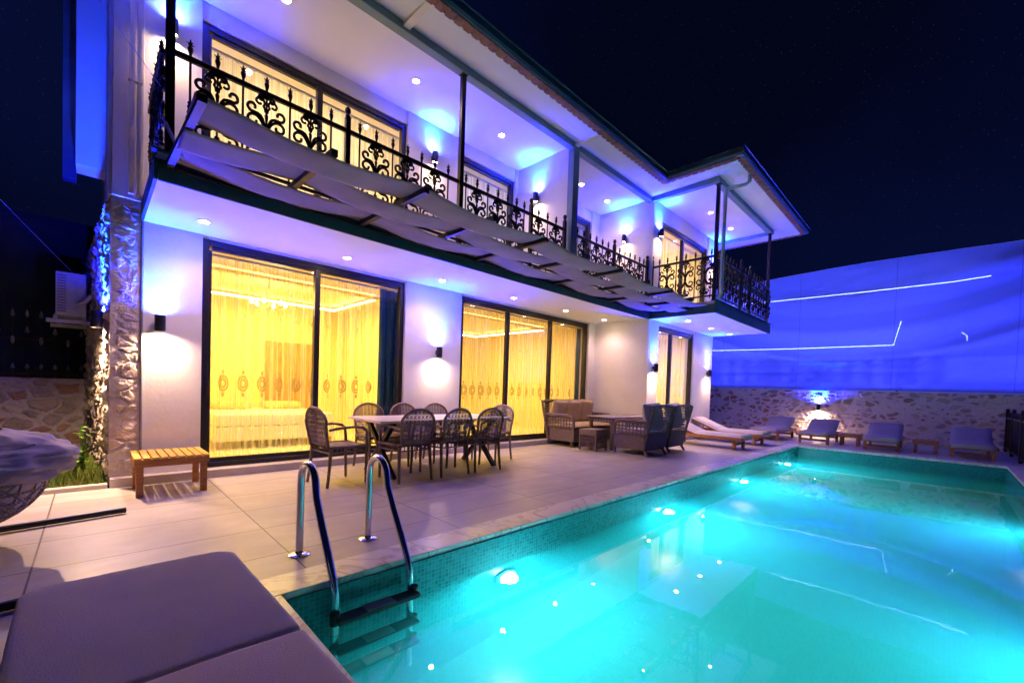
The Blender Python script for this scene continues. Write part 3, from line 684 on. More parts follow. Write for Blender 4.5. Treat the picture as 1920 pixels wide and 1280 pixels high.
# ================================================================== LAMPS
BLUE = (.004, .009, 1.0); AMB = (1.0, .60, .30)
def wall_lamp(x, y, z, n, label, pu=1.0, pd=1.0, wide=92, grp='up and down cylinder wall lamps'):
    """n: outward wall normal"""
    n = Vector(n); r = .045; h = .17
    c = Vector((x, y, z)) + n*(r+.035)
    O = thing('wall_lamp', (x, y, z), 0, label, 'wall lamp', grp)
    mb = MB(); mb.lathe([(r*.8,h/2-.02),(r,h/2),(r+.003,h/2),(r+.003,-h/2),(r,-h/2),(r*.8,-h/2+.02)], c, 20); mb.build('housing', M_STEELD, O, smooth=True)
    b = Vector((x, y, z)); side = Vector((-n.y, n.x, 0))
    mb = MB(); p = b + n*.0; mb.bar(b+n*.001, b+n*.045, .05, .07); mb.build('bracket', M_STEELD, O)
    mb = MB(); mb.lathe([(r*.75, h/2-.016),(r*.75,h/2-.012)], c, 16); mb.build('blue_lens', M_BLUEL, O)
    mb = MB(); mb.lathe([(r*.75,-h/2+.012),(r*.75,-h/2+.016)], c, 16); mb.build('warm_lens', M_WARM, O)
    lamp('blue_uplight', 'SPOT', c+Vector((0,0,h/2+.005)), Vector((0,0,1)), (.012,.34,1), 38*pu, O, spot_size=math.radians(80), spot_blend=.8, shadow_soft_size=.02)
    lamp('blue_spill', 'SPOT', c+Vector((0,0,h/2+.006)), Vector((0,0,1)), BLUE, 320*pu, O, spot_size=math.radians(160), spot_blend=1.0, shadow_soft_size=.02)
    lamp('warm_downlight', 'SPOT', c-Vector((0,0,h/2+.005)), Vector((0,0,-1)), AMB, 17*pd, O, spot_size=math.radians(wide), spot_blend=.9, shadow_soft_size=.012)
    lamp('warm_spill', 'SPOT', c-Vector((0,0,h/2+.006)), Vector((0,0,-1)), (1,.64,.44), (30 if z < 2.5 else 8)*pd, O, spot_size=math.radians(168), spot_blend=1.0, shadow_soft_size=.012)
S_ = (0,-1,0)
wall_lamp(.52, WY, 1.73, S_, 'black cylinder wall lamp above the small wooden bench', 1, 1.1)
wall_lamp(4.15, WY, 1.72, S_, 'black cylinder wall lamp on the white wall between the two large ground-floor windows')
wall_lamp(9.02, 4.65, 1.73, S_, 'black cylinder wall lamp left of the ground-floor window behind the sunloungers')
wall_lamp(12.12, 4.65, 1.76, S_, 'black cylinder wall lamp at the far right end of the house wall')
wall_lamp(.60, WY, 4.90, S_, 'black cylinder wall lamp at the left end of the balcony')
wall_lamp(3.96, WY, 4.86, S_, 'black cylinder wall lamp on the balcony wall left of the tall black post')
wall_lamp(5.95, 5.50, 4.72, (-1,0,0), 'black cylinder wall lamp on the balcony partition beside the grey-green column')
wall_lamp(8.78, 5.33, 4.68, (-1,0,0), 'black cylinder wall lamp on the balcony side wall right of the grey-green column')
wall_lamp(9.02, 4.65, 4.72, S_, 'black cylinder wall lamp left of the window above the projecting balcony')
wall_lamp(12.14, 4.65, 4.72, S_, 'black cylinder wall lamp behind the corner post of the projecting balcony')
wall_lamp(.11, 6.25, 1.73, (-1,0,0), 'black cylinder wall lamp on the stone side wall below the air conditioner', 2.4, 3.6, 165)
wall_lamp(16.28, 2.77, .90, (-1,0,0), 'black cylinder wall lamp on the far rubble wall behind the sunloungers', 2.0, 1.5, 130)

def ceiling_light(x, y, z, label, power, grp):
    O = thing('ceiling_light', (x, y, z), 0, label, 'ceiling light', grp)
    mb = MB(); mb.lathe([(.047,0),(.06,-.001),(.06,-.006),(.047,-.008)], (x,y,z-.001), 18); mb.build('trim_ring', M_WHITEP, O)
    mb = MB(); mb.lathe([(.044,-.009),(.044,-.011)], (x,y,z), 16); mb.build('bulb', M_WARM, O)
    lamp('beam', 'SPOT', (x,y,z-.03), (0,0,-1), (1,.58,.56), power*.75, O, spot_size=math.radians(140), spot_blend=1, shadow_soft_size=.03)
names = ['nearest the left end of the house', 'second from the left end of the house', 'in front of the wall between the large windows', 'above the left pane of the three-pane window', 'above the middle of the three-pane window', 'nearest the blank wall by the sofa']
for (x, y), nmx in zip([(.83,5.52),(2.38,5.58),(3.88,5.56),(5.45,5.56),(6.96,5.56),(8.34,5.54)], names):
    ceiling_light(x, y, 2.80, 'round downlight under the balcony, '+nmx, 34, 'downlights under the balcony')
for (x, y), nmx in zip([(9.48,4.09),(10.83,4.1),(12.1,4.09)], ['nearest the house corner', 'middle of its row of three', 'nearest the free end']):
    ceiling_light(x, y, 2.80, 'round downlight under the projecting balcony, '+nmx, 34, 'downlights under the projecting balcony')
names = ['nearest the top edge of the photo', 'left of the tall black post', 'right of the tall black post', 'nearest the grey-green column on its right', 'farther right of the grey-green column']
for (x, y), nmx in zip([(1.53,5.36),(3.22,5.39),(4.91,5.43),(7.2,5.46),(8.2,5.49)], names):
    ceiling_light(x, y, CZ, 'round downlight in the balcony ceiling, '+nmx, 26, 'downlights in the balcony ceiling')
for (x, y), nmx in zip([(10.3,4.03),(11.6,4.02)], ['nearer the downpipe', 'nearer the corner of the eaves']):
    ceiling_light(x, y, CZ, 'round downlight over the projecting balcony, '+nmx, 26, 'downlights over the projecting balcony')

# pool lights
def pool_light(x, label, y0=PY1, sg=-1, k=1.0):
    O = thing('pool_light', (x, y0, -.5), 0, label, 'pool light', 'underwater lights along the pool wall')
    y = y0+sg*.012; Mr = Matrix.Translation((x, y, -.5)) @ Matrix.Rotation(-sg*PI/2, 4, 'X')
    mb = MB(); mb.lathe([(.10,0),(.12,.0),(.12,.015),(.10,.03),(.085,.03)], (0,0,0), 24, Mr); mb.build('rim', M_CHROME, O, smooth=True)
    mb = MB(); mb.lathe([(.083,.031),(.07,.04),(.0,.044)], (0,0,0), 20, Mr); mb.build('lens', M_POOLL, O, smooth=True)
    lamp('glow', 'POINT', (x, y+sg*.055, -.5), (0,-1,0), (.36,.93,1), 88*k, O, shadow_soft_size=.065)
    lamp('beam', 'SPOT', (x, y+sg*.08, -.5), (.35,sg,-.25), (.012,.62,1), (17 if sg < 0 else 24), O, spot_size=math.radians(160), spot_blend=.6, shadow_soft_size=.06)
for x, l in ((2.40,'glowing underwater pool light nearest the ladder'),(5.2,'underwater pool light second from the ladder'),(8.05,'underwater pool light third from the ladder'),(10.95,'star-bright underwater pool light nearest the far end of the pool')):
    pool_light(x, l)
for x, l in ((3.8,'underwater pool light on the wall opposite the house, nearer the camera'),(7.6,'underwater pool light on the wall opposite the house, farther along')):
    pool_light(x, l, PY0, 1, .12)

# ================================================================== BALCONY RAILING
def crs(pts, n=6):
    P_ = [Vector((p[0], 0, p[1])) for p in pts]; P_ = [P_[0]*2-P_[1]] + P_ + [P_[-1]*2-P_[-2]]; out = []
    for i in range(1, len(P_)-2):
        for k in range(n):
            t_ = k/n; a, b, c, d = P_[i-1:i+3]
            out.append(.5*((2*b)+(c-a)*t_+(2*a-5*b+4*c-d)*t_*t_+(3*b-a-3*c+d)*t_**3))
    out.append(P_[-2]); return out
def scroll_mb():
    mb = MB()
    def curl(lead, c, r, a0, turns, cw):
        pts = list(lead)
        for k in range(int(turns*10)+1):
            t_ = k/(turns*10); an = a0 + (-1 if cw else 1)*turns*2*PI*t_; rr = r*(1-.62*t_)
            pts.append((c[0]+rr*math.cos(an), c[1]+rr*math.sin(an)))
        return crs(pts, 2)
    parts = [(curl([(0,0),(.012,.045),(.04,.10)], (.112,.09), .060, PI*.75, .95, True), .0145),
             (curl([(.004,.03),(.022,.10),(.05,.155)], (.120,.212), .050, -PI*.65, .95, False), .0145),
             (curl([(.008,.20),(.014,.235)], (.060,.285), .047, PI*1.25, 1.0, True), .012),
             (curl([(.004,.33),(.014,.345)], (.045,.325), .026, PI*.7, 1.0, True), .0145)]
    for s in (1, -1):
        for f in (1, -1):
            for c, r in parts:
                mb.tube([Vector((p.x*s, 0, p.z*f)) for p in c], r, 5)
    mb.tube([(0,0,-.37),(0,0,.37)], .009, 6)
    mb.lathe([(.004,.20),(.018,.17),(.012,.12),(.006,.10)], (0,0,0), 8)
    mb.lathe([(.01,-.035),(.03,-.01),(.03,.01),(.01,.035)], (0,0,0), 8)
    return mb
ZR0, ZR1 = 3.17, 3.93; ZM = (ZR0+ZR1)/2
def make_parts():
    sc = scroll_mb()
    d = {}
    ob = sc.build('scroll_panel', M_IRON, smooth=True); d['scroll'] = ob.data; COL.objects.unlink(ob); bpy.data.objects.remove(ob)
    mb = MB(); mb.tube([(0,0,-.44),(0,0,.43)], .0105, 6)
    mb.lathe([(.012,-.10),(.02,-.085),(.014,-.07),(.022,-.05),(.015,-.03),(.024,-.0),(.015,.03),(.022,.05),(.014,.07),(.02,.085),(.012,.10)], (0,0,-.07), 8)
    ob = mb.build('baluster', M_IRON, smooth=True); d['bal'] = ob.data; COL.objects.unlink(ob); bpy.data.objects.remove(ob)
    mb = MB(); mb.lathe([(.010,.0),(.012,.03),(.021,.06),(.022,.08),(.011,.10),(.013,.115),(.003,.155)], (0,0,0), 8)
    for k in range(4):
        a = k*PI/2+.4; mb.tube([(0,0,.09),(.02*math.cos(a),.02*math.sin(a),.115),(.034*math.cos(a),.034*math.sin(a),.118)], [.006,.005,.002], 5)
    ob = mb.build('finial', M_IRON, smooth=True); d['fin'] = ob.data; COL.objects.unlink(ob); bpy.data.objects.remove(ob)
    mb = MB(); mb.box(-.027,.027,-.027,.027,0,1.035); mb.lathe([(.02,0),(.03,.01),(.02,.03),(.034,.06),(.03,.09),(.012,.11)], (0,0,1.035), 10)
    ob = mb.build('post', M_IRON, bevel=.003, seg=1); d['post'] = ob.data; COL.objects.unlink(ob); bpy.data.objects.remove(ob)
    return d
RP = make_parts()
def railing(p0, p1, seq, posts, label):
    """seq: list of (distance, kind b/s); posts: distances of ball posts"""
    a = Vector((*p0, 0)); d = Vector((p1[0]-p0[0], p1[1]-p0[1], 0)); L = d.length; d.normalize(); rz = math.atan2(d.y, d.x)
    O = thing('balcony_railing', (*p0, 3.045), rz, label, 'railing', 'wrought iron balcony railings')
    def inst(me, name, x, z):
        o = bpy.data.objects.new(name, me); COL.objects.link(o); o.parent = O; o.location = (x, 0, z-3.045); return o
    for zz, hh in ((3.93,.045),(3.15,.03)):
        mb = MB(); mb.box(0, L, -.018, .018, zz-3.045-hh/2, zz-3.045+hh/2); mb.build('rail', M_IRON, O, bevel=.004, seg=1, local=True)
    for x, k in seq:
        if k == 's': inst(RP['scroll'], 'scroll_panel', x, ZM)
        else: inst(RP['bal'], 'baluster', x, ZM-.01)
        inst(RP['fin'], 'finial', x, 3.945)
    for x in posts: inst(RP['post'], 'post', x, 3.045)
    return O
def alt(x0, xs, first='b'):
    r = []; k = first
    for x in xs: r.append((x-x0, k)); k = 's' if k == 'b' else 'b'
    return r
x0 = .46
seq = alt(x0, [.6,.8,1.0,1.2,1.41,1.61,1.82]) + alt(x0, [2.14,2.34,2.55,2.75,2.95,3.15,3.36]) + alt(x0, [3.66,3.86,4.06,4.26,4.46,4.65,4.82]) + alt(x0, [5.16,5.38,5.6], 's')
railing((.46,4.75), (5.86,4.75), seq, [2.0-x0, 4.98-x0, 5.83-x0], 'long black scrollwork balcony railing left of the grey-green column')
x0 = 6.08
seq = alt(x0, [6.2,6.4,6.6,6.8,7.0,7.2,7.3][:6]) + alt(x0, [7.62,7.82,8.02,8.22,8.42,8.6], 's')
railing((6.08,4.75), (8.8,4.75), seq, [7.42-x0, 8.62+.13-x0], 'short black scrollwork balcony railing between the grey-green column and the inner corner')
railing((8.84,4.72), (8.84,3.34), [(.22,'b'),(.4,'s'),(.6,'b'),(.8,'s'),(1.0,'b'),(1.2,'s'),(1.32,'b')], [.05], 'black scrollwork railing on the near side of the projecting balcony')
seq = [(.12+.2*i, 'b' if i % 2 == 0 else 's') for i in range(18)]
railing((8.92,3.31), (12.42,3.31), [s for s in seq if abs(s[0]-1.4) > .08 and abs(s[0]-2.05) > .08], [1.40, 2.05], 'black scrollwork railing along the pool-facing front of the projecting balcony')
railing((.42,4.80), (.42,6.0), [(.12,'s'),(.3,'b'),(.5,'s'),(.7,'b'),(.9,'s'),(1.08,'b')], [], 'black scrollwork railing closing the left end of the balcony')
def tall_post(x, y, label, m_=M_IRON, top=5.345):
    O = tag(MB().box(x-.032, x+.032, y-.032, y+.032, 3.045, top).box(x-.05,x+.05,y-.05,y+.05,3.0455,3.055).box(x-.045,x+.045,y-.045,y+.045,top-.012,top-.0005).build('post', m_, bevel=.003, seg=1), label, 'post', 'posts holding up the eaves')
tall_post(.46, 4.73, 'tall black square post at the left end of the balcony'); tall_post(3.55, 4.73, 'tall black square post standing alone midway along the balcony')
tall_post(8.86, 3.33, 'dark square post beside the white downpipe'); tall_post(12.40, 3.33, 'tall dark square post at the far corner of the projecting balcony')

# ================================================================== SHADE CANOPY
O = thing('shade_canopy', (4.6, 4.0, 2.88), 0, 'woven grey fabric shade strips on a black steel frame hung outside the balcony', 'canopy')
NB = 11; bx = [.45+.83*k for k in range(NB)]
for k, x in enumerate(bx):
    mb = MB(); mb.bar((x+.0, 4.64, 2.915), (x+.04, 3.36, 2.915), .05, .05); mb.build('bar', M_IRON, O)
mb = MB(); mb.bar((.45,4.61,2.90),(8.75,4.61,2.90), .03, .03); mb.build('wall_rail', M_IRON, O)
for j in range(3):
    y0 = 4.57-j*.405; y1 = y0-.375
    def fn(u, v, j=j, y0=y0, y1=y1):
        x = .45+u*8.30; k = (x-.45)/.83
        s = math.cos(PI*k)*(1 if j % 2 == 0 else -1)
        z = 2.915+.030*s - .012*abs(math.sin(PI*k)) - .008*math.sin(v*PI)*(1+noise.noise(Vector((x*3, j, 0)))) + .005*noise.noise(Vector((x*9, v*5, j*7)))
        return (x, y0+(y1-y0)*v + .012*noise.noise(Vector((x*1.3, v, j*5))), z)
    mb = MB(); mb.grid(fn, 340, 8); mb.build('fabric_strip', M_SHADE, O, smooth=True, solid=.004)
mb = MB()
mb.bar((.42,4.75,3.35),(.50,4.35,2.91), .02, .02); mb.build('brace', M_WHITEP, O)

# ================================================================== LADDER
O = thing('pool_ladder', (1.22, 2.7, 0), 0, 'stainless steel pool ladder with black steps', 'ladder')
for x in (.99, 1.47):
    pts = [(x,2.97,0),(x,2.97,.25),(x,2.965,.46)]
    for k in range(1, 9):
        a = PI*k/9; pts.append((x, 2.835+.13*math.cos(a), .50+.125*math.sin(a)))
    pts += [(x,2.69,.44),(x,2.60,.30),(x,2.50,.16),(x,2.41,.02),(x,2.385,-.05),(x,2.375,-.12),(x,2.37,-.3),(x,2.37,-1.0)]
    mb = MB(); mb.tube(pts, .0235, 18); mb.build('handrail', M_CHROME, O, smooth=True)
    mb = MB(); mb.lathe([(.068,.0),(.068,.006),(.055,.014),(.03,.018),(.026,.03),(.0215,.03)], (x,2.97,0.0085 if False else 0), 24); mb.build('flange', M_CHROME, O, smooth=True)
for k, z in enumerate((-.17, -.42, -.67)):
    mb = MB(); mb.box(.97, 1.49, 2.27, 2.36, z-.015, z+.012); st = mb.build('step', M_BLKPL, O, bevel=.006)
    mb = MB(); mb.box(1.14, 1.32, 2.272, 2.358, z+.0122, z+.0150); mb.build('tread_pad', M_GRYPL, st)
    mb = MB()
    for x in (.965, 1.495): mb.lathe([(.028,-.035),(.03,-.02),(.03,.02),(.028,.035)], (x+(.012 if x<1.2 else -.012), 2.345, z), 12)
    mb.build('step_bracket', M_BLKPL, st)

# ================================================================== BENCH (small slatted table)
def slat_table(name, w, d, h, label, cat, legw=.055, n=9, group=None, along='x', mt=M_WOODLIT):
    O = thing(name, (0,0,0), 0, label, cat, group)
    for sx in (-1, 1):
        for sy in (-1, 1):
            mb = MB(); cx, cy = sx*(w/2-.05), sy*(d/2-.06); mb.box(cx-legw/2, cx+legw/2, cy-legw/2, cy+legw/2, 0, h-.022); mb.build('leg', M_WOOD, O, bevel=.004, seg=1, local=True)
    mb = MB(); 
    mb.box(-w/2+.01, w/2-.01, -d/2+.006, -d/2+.03, h-.09, h-.022); mb.box(-w/2+.01, w/2-.01, d/2-.03, d/2-.006, h-.09, h-.022)
    mb.box(-w/2+.006, -w/2+.02, -d/2+.031, d/2-.031, h-.09, h-.022); mb.box(w/2-.02, w/2-.006, -d/2+.031, d/2-.031, h-.09, h-.022)
    mb.build('apron', M_WOOD, O, local=True)
    mb = MB(); sw = w/n
    for i in range(n): mb.box(-w/2+i*sw+.006, -w/2+(i+1)*sw-.006, -d/2-.006, d/2+.006, h-.021, h)
    mb.build('slatted_top', mt, O, bevel=.003, seg=1, local=True)
    return O
o = slat_table('bench', .60, .60, .38, 'small yellow-orange slatted wooden bench in front of the stone pillar', 'bench')
o.location = (.575, 5.575, 0)

# ================================================================== DINING SET
TZ = .72
O = thing('dining_table', (3.43, 5.02, 0), 0, 'long pale dining table on crossed black steel legs', 'table')
mb = MB(); mb.box(2.38, 4.50, 4.57, 5.46, TZ-.028, TZ); mb.build('table_top', M_TABLE, O, bevel=.006)
for x in (2.62, 4.26):
    mb = MB()
    for s in (1, -1): mb.bar((x+.0, 5.015+s*.34, TZ-.03), (x, 5.015-s*.37, .0), .055, .05, (1,0,0))
    for v in range(len(mb.v)):
        p = mb.v[v]; 
    mb.bar((x, 4.66, TZ-.05),(x, 5.37, TZ-.05), .05, .03)
    mb.build('leg', M_STEELD, O)
mb = MB(); mb.bar((2.62,5.015,.37),(4.26,5.015,.37), .04, .03); mb.build('stretcher', M_STEELD, O)

def dining_chair(cane, label):
    O = thing('dining_chair', (0,0,0), 0, label, 'chair', 'woven cane chairs around the dining table')
    # faces +Y ; seat centre at origin; backrest at y=-.22
    for sx in (-1, 1):
        mb = MB(); mb.tube([(sx*.22,.215,0),(sx*.225,.21,.20),(sx*.225,.21,.42),(sx*.235,.20,.60),(sx*.235,.15,.645)], [.016,.018,.020,.017,.017], 8); mb.build('leg', cane, O, smooth=True, local=True)
        mb = MB(); mb.tube([(sx*.225,-.26,0),(sx*.215,-.235,.20),(sx*.21,-.22,.42)], [.016,.018,.020], 8); mb.build('leg', cane, O, smooth=True, local=True)
        mb = MB(); mb.tube([(sx*.235,.17,.64),(sx*.245,.05,.66),(sx*.235,-.12,.65),(sx*.215,-.245,.63)], .015, 8); mb.build('armrest', cane, O, smooth=True, local=True)
    mb = MB()
    def bp(a, b):   # a: -1..1 across, b: height 0..1 on the back surface
        z = .44+b*.43; y = -.225-.075*b - .02*(1-a*a)
        return Vector((a, y, z))
    # oval frame
    def wid(b):
        return .20+.02*math.sin(b*PI) if b < .62 else (.22)*math.sqrt(max(0, 1-((b-.62)/.38)**2))
    pts = []
    for i in range(0, 21):
        b = i/20*.62; pts.append(Vector((-(.195+.027*(b/.62)), bp(0,b).y, bp(0,b).z)))
    for i in range(1, 24):
        a = PI-PI*i/24; x = .222*math.cos(a); b = .62+.38*math.sin(a); p = bp(0, b); pts.append(Vector((x, p.y+.02*(x/.22)**2*.5, p.z)))
    for i in range(20, -1, -1):
        b = i/20*.62; pts.append(Vector(((.195+.027*(b/.62)), bp(0,b).y, bp(0,b).z)))
    mb.tube(pts, .017, 8)
    mb.build('back_frame', cane, O, smooth=True, local=True)
    # cane weave: real strands
    def half(z):
        b = (z-.44)/.43
        if b <= .62: return .195+.027*(b/.62)
        t_ = (b-.62)/.38
        return .222*math.sqrt(max(0, 1-t_*t_))
    def at(x, z): b = (z-.44)/.43; p = bp(0, b); return Vector((x, p.y+.004, z))
    mb = MB(); g = .053
    def strand(f):
        seg = []; segs = []
        for q in f:
            if abs(q[0]) <= half(q[1])-.004 and .445 < q[1] < .865: seg.append(at(*q))
            else:
                if len(seg) > 1: segs.append(seg)
                seg = []
        if len(seg) > 1: segs.append(seg)
        for s in segs: mb.tube(s, .0042, 4)
    for i in range(-4, 5):
        for o_ in (-.0065, .0065): strand([(i*g+o_, .44+k*.02) for k in range(23)])
    for j in range(0, 9):
        for o_ in (-.0065, .0065): strand([(-.24+k*.02, .46+j*g+o_) for k in range(25)])
    for i in range(-12, 13):
        for s in (1, -1): strand([(i*g+.0265+s*k*.02, .4335+k*.02) for k in range(23)])
    mb.build('cane_back', cane, O, local=True)
    mb = MB(); 
    def seatf(u, v):
        x = (u-.5)*.45; y = -.225+v*.45; return (x*(1-.08*(1-v)), y, .435-.012*math.cos((u-.5)*PI)*math.cos((v-.5)*PI))
    mb.grid(seatf, 10, 10)
    mb.tube([(-.215,-.225,.435),(.215,-.225,.435),(.228,.228,.435),(-.228,.228,.435)], .016, 6, closed=True)
    mb.build('seat', wk_seat, O, smooth=True, solid=.012, local=True)
    mb = MB(); r = [(-.205,-.215),(.205,-.215),(.218,.215),(-.218,.215)]
    for k in range(4):
        a = Vector((*r[k], 0)); b = Vector((*r[(k+1) % 4], 0)); n_ = 9
        for i in range(n_):
            p = a+(b-a)*((i+.5)/n_); mb.tube([p+Vector((0,0,.43)), p+Vector((0,0,.37))], .006, 4)
        mb.tube([a+Vector((0,0,.37)), b+Vector((0,0,.37))], .011, 6)
    mb.build('seat_apron', cane, O, smooth=True, local=True)
    return O
wk_seat = wicker('woven_seat', (.24,.155,.10), 55, 55)
ch = dining_chair(M_CANE, 'brown woven cane chair at the left end of the dining table')
ch.location = (2.06, 4.92, 0); ch.rotation_euler.z = -PI/2+.12
R_ = PI
for (x, y, rz, l) in [(2.77,4.66,0,'dark woven chair with its back to the pool, nearest the pool ladder'), (3.36,4.67,.03,'dark woven chair with its back to the pool, middle of three'),
                      (3.93,4.66,-.03,'dark woven chair with its back to the pool, nearest the wicker sofa'),
                      (2.84,5.50,PI,'woven chair on the house side of the table, nearest the yellow window'), (3.42,5.52,PI+.04,'woven chair on the house side of the table, middle of three'),
                      (3.98,5.50,PI,'woven chair on the house side of the table, right of the other two')]:
    place(ch, (x, y, 0), rz, l)
ch2 = dining_chair(M_CANEP, 'pale woven chair at the right end of the dining table')
ch2.location = (4.60, 5.10, 0); ch2.rotation_euler.z = PI/2+.25

# ================================================================== LOUNGE SET
def cushion(mb, x0, x1, y0, y1, z0, z1, tuft=0, M=None, seed=0):
    """soft pillow as a closed grid"""
    nx, ny = 14, 12; cx, cy = (x0+x1)/2, (y0+y1)/2
    def h(u, v):
        e = (1-(2*u-1)**6)*(1-(2*v-1)**6)
        return e**.5
    def top(u, v):
        dz = h(u, v)
        if tuft:
            for tu in (.25,.5,.75) if tuft == 3 else (.3,.7):
                for tv in (.35,.75): dz -= .45*math.exp(-((u-tu)**2+(v-tv)**2)/.006)
        dz += .05*noise.noise(Vector((u*5+seed, v*5, seed)))
        return (x0+(x1-x0)*u, y0+(y1-y0)*v, (z0+z1)/2+(z1-z0)/2*dz)
    def bot(u, v): return (x0+(x1-x0)*u, y0+(y1-y0)*v, (z0+z1)/2-(z1-z0)/2*h(u, v))
    mb.grid(top, nx, ny, M); mb.grid(bot, nx, ny, M)
def wicker_seat(name, w, label, cat, back_m, cush_m, ncush, backz=.93, group=None):
    """faces +Y, centre at origin, depth .74"""
    O = thing(name, (0,0,0), 0, label, cat, group); d = .70
    mb = MB(); mb.box(-w/2+.03, w/2-.03, -d/2+.05, d/2, .10, .36)
    mb.build('seat_base', M_WICK, O, bevel=.02, local=True)
    # leaning back shell
    def bk(u, v, o=0):
        x = (u-.5)*(w-.04+.10*v); y = -d/2+.06-.17*v+o; return (x, y, .10+v*(backz-.10)-.02*(2*u-1)**4*v)
    mb = MB(); mb.grid(lambda u, v: bk(u, v*.37), 16, 8); mb.grid(lambda u, v: bk(u, v*.36, -.045), 16, 8)
    for q in range(15):
        v0 = .375+q*.0405; mb.grid(lambda u, v: bk(u, v0+v*.027, -.045-.006*math.sin(v*PI)), 24, 2)
    mb.tube([bk(0,0,-.02)]+[bk(0,v/6,-.02) for v in range(1,7)]+[bk(u/8,1,-.02) for u in range(1,9)]+[bk(1,1-v/6,-.02) for v in range(1,7)], .026, 8)
    mb.build('backrest', back_m, O, smooth=True, local=True)
    for sx in (-1, 1):
        xo = sx*(w/2-.03)
        mb = MB(); mb.tube([(xo, d/2-.02, .36),(xo, d/2-.01,.50),(xo, d/2-.05,.60),(xo, d/2-.14,.635),(xo, 0,.64),(xo+sx*.02,-d/2-.02,.64)], .03, 8)
        # open weave side: strands
        for k in range(9):
            y = -d/2+.06+k*(d-.10)/8; mb.bar((xo, y, .36), (xo, y, .63), .012, .028)
        for k in range(4): mb.bar((xo, -d/2+.0, .40+k*.065), (xo, d/2-.03, .40+k*.065), .010, .026)
        mb.build('armrest', M_WICK, O, smooth=False, local=True)
        for sy, yy in ((-1, -d/2+.05), (1, d/2-.04)):
            mb = MB(); mb.tube([(xo-sx*.01, yy, .12),(xo+sx*.012*(1 if sy<0 else 0), yy-(.07 if sy < 0 else 0), 0)], [.03,.02], 8); mb.build('leg', M_WICK, O, smooth=True, local=True)
    mb = MB(); cushion(mb, -w/2+.06, w/2-.06, -d/2+.10, d/2-.01, .36, .47, 0); mb.build('seat_cushion', cush_m, O, smooth=True, local=True)
    cw = (w-.12)/ncush
    for k in range(ncush):
        mb = MB(); M = Matrix.Translation((-w/2+.06+cw*k, -d/2+.115, .44)) @ Matrix.Rotation(math.radians(78+ (3 if k==0 else 0)), 4, 'X') @ Matrix.Rotation(0.0 if k else .05, 4, 'Z')
        cushion(mb, .004, cw-.004, 0, .50, 0, .17, 2, M, k*3+1); mb.build('back_cushion', cush_m, O, smooth=True, local=True)
    return O
o = wicker_seat('sofa', 1.55, 'three-seat brown wicker sofa with tan tufted cushions against the window', 'sofa', M_WICK, M_CUSH, 3)
o.location = (7.72, 5.60, 0); o.rotation_euler.z = PI
M_NAVY = wicker('dark_grey_wicker', (.085,.075,.075), 30, 26)
a1 = wicker_seat('armchair', .76, 'dark-backed wicker armchair seen from behind, the nearer of the pair', 'armchair', M_NAVY, M_CUSH2, 1, group='wicker armchairs')
a1.location = (7.52, 4.10, 0)
a2 = place(a1, (8.42, 4.12, 0), .03, 'dark-backed wicker armchair farther from the dining table, next to the sunlounger')
O = thing('lounge_table', (8.0, 4.85, 0), 0, 'low brown wicker table with a smooth top between sofa and armchairs', 'table')
mb = MB(); mb.box(7.28, 8.85, 4.52, 5.18, .63, .655); mb.build('table_top', M_CANEP, O, bevel=.008)
mb = MB(); mb.box(7.32, 8.81, 4.56, 5.14, .585, .629); mb.build('frame', M_WICK, O)
for x in (7.36, 8.77):
    for y in (4.60, 5.10):
        mb = MB(); mb.box(x-.03, x+.03, y-.03, y+.03, 0, .584); mb.build('leg', M_WICK, O, bevel=.005, seg=1)
O = thing('stool', (7.05, 4.83, 0), 0, 'small brown wicker cube stool with slotted sides, in front of the sofa', 'stool')
mb = MB(); mb.box(6.86, 7.24, 4.63, 5.03, .30, .42); mb.build('seat', M_WICK, O, bevel=.01)
mb = MB()
for sx in (6.88, 7.22):
    for k in range(9): y = 4.66+k*.0425; mb.bar((sx, y, .05), (sx, y, .30), .010, .010)
for sy in (4.65, 5.01):
    for k in range(9): x = 6.89+k*.04; mb.bar((x, sy, .05), (x, sy, .30), .010, .010)
for z in (.07, .17, .24):
    mb.box(6.872,7.228,4.645,4.655,z,z+.015); mb.box(6.872,7.228,5.005,5.015,z,z+.015); mb.box(6.875,6.885,4.656,5.004,z,z+.015); mb.box(7.215,7.225,4.656,5.004,z,z+.015)
mb.build('slotted_side', M_WICK, O)
for x in (6.875, 7.225):
    for y in (4.645, 5.015):
        mb = MB(); mb.box(x-.014, x+.014, y-.014, y+.014, 0, .30); mb.build('leg', M_WICK, O)

